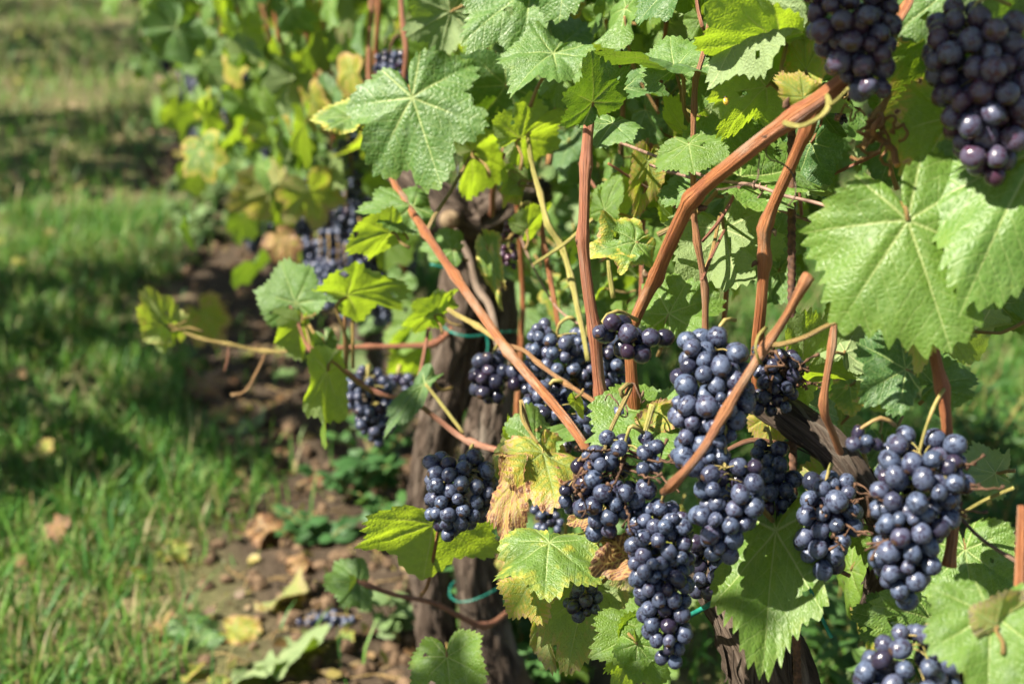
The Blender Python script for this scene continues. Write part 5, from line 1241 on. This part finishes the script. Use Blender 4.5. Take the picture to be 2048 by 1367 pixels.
# soil clods and twigs: too many to count
V, Q, o_ = [], [], 0
base = GM[5]; bv = np.empty(len(base.vertices) * 3, np.float32); base.vertices.foreach_get("co", bv); bv = bv.reshape(-1, 3)
bq = np.empty(len(base.loops), np.int32); base.loops.foreach_get("vertex_index", bq); bq = bq.reshape(-1, 4)
for k in range(900):
    Y = 1.6 + 4.5 * g.random() ** 1.7; X = .5 - .305 * Y + g.gauss(-.05, .2); s = g.uniform(.004, .016) * (1.6 if g.random() < .08 else 1)
    R = np.array(Matrix.Rotation(g.uniform(0, 6), 3, Vector((g.random(), g.random(), g.random() + .1)).normalized()))
    V.append((bv * s * np.array([1.2, 1, .75])) @ R.T + np.array([X, Y, float(gz(X, Y)) + s * .25])); Q.append(bq + o_); o_ += len(bv)
tag(add("soil_clods", mesh_np("soil_clods", np.vstack(V), np.vstack(Q), None, M['clod'], False)), "crumbs and clods of brown soil under the vines", "soil", None, "stuff")
V, T, C, o_ = [], [], [], 0
shp = np.array([(0, 0, 0), (.45, .1, .05), (.5, .6, .12), (.1, 1, .02), (-.4, .8, .1), (-.45, .2, .06), (0, .5, -.03)])
for k in range(1500):
    Y = 1.6 + 5 * g.random() ** 1.5; X = .5 - .305 * Y + g.gauss(-.1, .24); s = g.uniform(.006, .028)
    R = np.array(Matrix.Rotation(g.uniform(0, 6.3), 3, 'Z')) @ np.array(Matrix.Rotation(g.gauss(0, .5), 3, 'X')) @ np.array(Matrix.Rotation(g.gauss(0, .5), 3, 'Y'))
    V.append((shp * s * np.array([g.uniform(.4, 1), 1, g.uniform(-1.5, 1.5)])) @ R.T + np.array([X, Y, float(gz(X, Y)) + g.uniform(.003, .012)]))
    T += [(o_ + i, o_ + (i + 1) % 6, o_ + 6) for i in range(6)]; o_ += 7
    C.append(np.tile(np.array(g.choice([(.3, .2, .1), (.2, .11, .05), (.4, .3, .16), (.12, .07, .04), (.14, .16, .06), (.34, .28, .09)])) * g.uniform(.7, 1.2), (7, 1)))
tag(add("leaf_litter", mesh_np("leaf_litter", np.vstack(V), None, T, M['foliage'], True, None, np.vstack(C))), "crumbled dead leaf litter strewn along the soil strip", "leaf litter", None, "stuff")
tw = []
for k in range(260):
    Y = 1.7 + 4 * g.random() ** 1.6; X = .5 - .305 * Y + g.gauss(-.08, .24); a = g.uniform(0, 6.28); l = g.uniform(.02, .1); z = float(gz(X, Y)) + .006
    p_, r_ = smooth_path([(X, Y, z), (X + math.cos(a) * l / 2, Y + math.sin(a) * l / 2, z + .006), (X + math.cos(a + .3) * l, Y + math.sin(a + .3) * l, z)], [.0012, .0012, .0008], .015)
    tw.append(tube_arrays(p_, r_, 5))
tag(add("dry_twigs", joined("dry_twigs", tw, M['stembrown'])), "dry straw and twigs scattered over the soil strip", "twigs", None, "stuff")

def weed(label, base, h, spread, n, col, seed, lw=.45, ls=(.02, .04), group="weeds under the vines"):
    g = random.Random(seed)
    root = thing("weed", base, label, "weed", group)
    V, T, C, o = [], [], [], 0
    st = []
    shp = np.array([(0, 0, 0), (.5, .3, -.02), (.42, .7, -.06), (0, 1.1, -.16), (-.42, .7, -.06), (-.5, .3, -.02), (0, .5, .05)])
    for k in range(max(3, n // 9)):
        a = g.uniform(0, 6.28); e = base + Vector((math.cos(a) * spread * g.random(), math.sin(a) * spread * g.random(), h * g.uniform(.5, 1)))
        p_, r_ = smooth_path([base, base.lerp(e, .5) + Vector((0, 0, h * .12)), e], [.0016, .0013, .0007], .01)
        st.append(tube_arrays(p_, r_, 5))
        for q in range(9):
            c = Vector(p_[int(g.uniform(.25, 1) * (len(p_) - 1))])
            an = g.uniform(0, 6.28); s = g.uniform(*ls)
            y = Vector((math.cos(an), math.sin(an), g.uniform(-.1, .6))).normalized(); nn = Vector((g.gauss(-.2, .35), g.gauss(-.2, .35), 1)); nn = (nn - y * nn.dot(y)).normalized()
            R = np.array([y.cross(nn), y, nn])
            V.append((shp * np.array([s * lw * 2, s, s])) @ R + np.array(c))
            T += [(o + i, o + (i + 1) % 6, o + 6) for i in range(6)]; o += 7
            C.append(np.tile(np.array(col) * g.uniform(.7, 1.35), (7, 1)))
    f = add("leaves", mesh_np("leaves", np.vstack(V), None, T, M['foliage'], True, None, np.vstack(C)), root); f["kind"] = "stuff"
    add("stem", joined("stem", st, M['stem']), root)
W1, W2, W3 = (.07, .17, .045), (.05, .13, .04), (.15, .23, .09)
wl = [("leafy weed clump below the blurred dark bunch, tallest of the soil strip", 770, 985, .2, .15, 90, W1), ("leafy weed left of the forked trunk at mid height", 700, 1010, .14, .12, 63, W2), ("low leafy weed in front of the forked trunk's left leg", 800, 1090, .12, .12, 63, W1),
      ("small shaded weed left of the lower shoot", 650, 1090, .07, .1, 45, W2), ("pale small weed below the lower shoot", 800, 1290, .1, .06, 36, W3), ("weed creeping at the foot of the forked trunk, right side", 1040, 1330, .2, .1, 90, W2),
      ("weed climbing the forked trunk by the low tie", 960, 1400, .34, .06, 81, W2), ("dense weed at the bottom edge right of the forked trunk", 1110, 1400, .16, .12, 90, W1), ("grey-green weed at the grass edge, far up the soil strip", 430, 420, .16, .22, 90, W3),
      ("grey-green weed clump beside the second far vine", 480, 350, .14, .2, 72, W3), ("grey-green weed nearer, left of the blurred yellow leaf", 410, 480, .14, .2, 72, W3), ("leafy weed far up by the third blurred vine", 420, 310, .16, .2, 72, W3)]
for k, (lb, px, py, h, sp, n, c) in enumerate(wl):
    b, d = on_ground(px, py); b.z = float(gz(b.x, b.y))
    weed(lb, b, h, sp, n, c, 200 + k, .4, (.02, .038) if k < 8 else (.03, .055))
# turf beyond the row at the right shows tall feathery weeds
for k, (px, py) in enumerate([(1700, 1330), (1660, 1200), (1990, 1010), (1960, 860), (1880, 820)]):
    b, d = on_ground(px, py + 120); b.z = float(gz(b.x, b.y))
    weed(["feathery weed beyond the trunk stub, bottom right", "feathery weed behind the loose green tie ends", "feathery weed at the right edge below the thin yellow shoot", "feathery weed at the right edge beside the green stalk", "feathery weed behind the right-hand upright cane"][k], b, .22, .12, 126, (.06, .14, .035), 300 + k, .12, (.03, .06), "weeds beyond the row")

# a little beetle on the leaf under the top edge
bp = P(1452, 203, 1.13)
bt = thing("beetle", bp, "tiny yellow spotted beetle on the bright upper leaf", "beetle")
mwb = Matrix.Translation(bp) @ orient(Vector((.2, -1, .5)).normalized())
bo = add("body", GM[0], bt, mwb @ Matrix.Diagonal((.0022, .003, .0016, 1)))
bo.data = GM[0].copy(); bo.data.materials.clear(); bo.data.materials.append(M['beetle'])
hd = add("head", GM[1].copy(), bt, mwb @ Matrix.Translation((0, .003, 0)) @ Matrix.Diagonal((.0013, .0012, .001, 1)))
hd.data.materials.clear(); hd.data.materials.append(M['beetle_dark'])
for k, (a, b) in enumerate([(-.0009, .001), (.0009, .001), (-.001, -.001), (.001, -.001)]):
    s_ = add("spot", hd.data, bt, mwb @ Matrix.Translation((a, b, .0013)) @ Matrix.Diagonal((.0004, .0005, .0002, 1)))
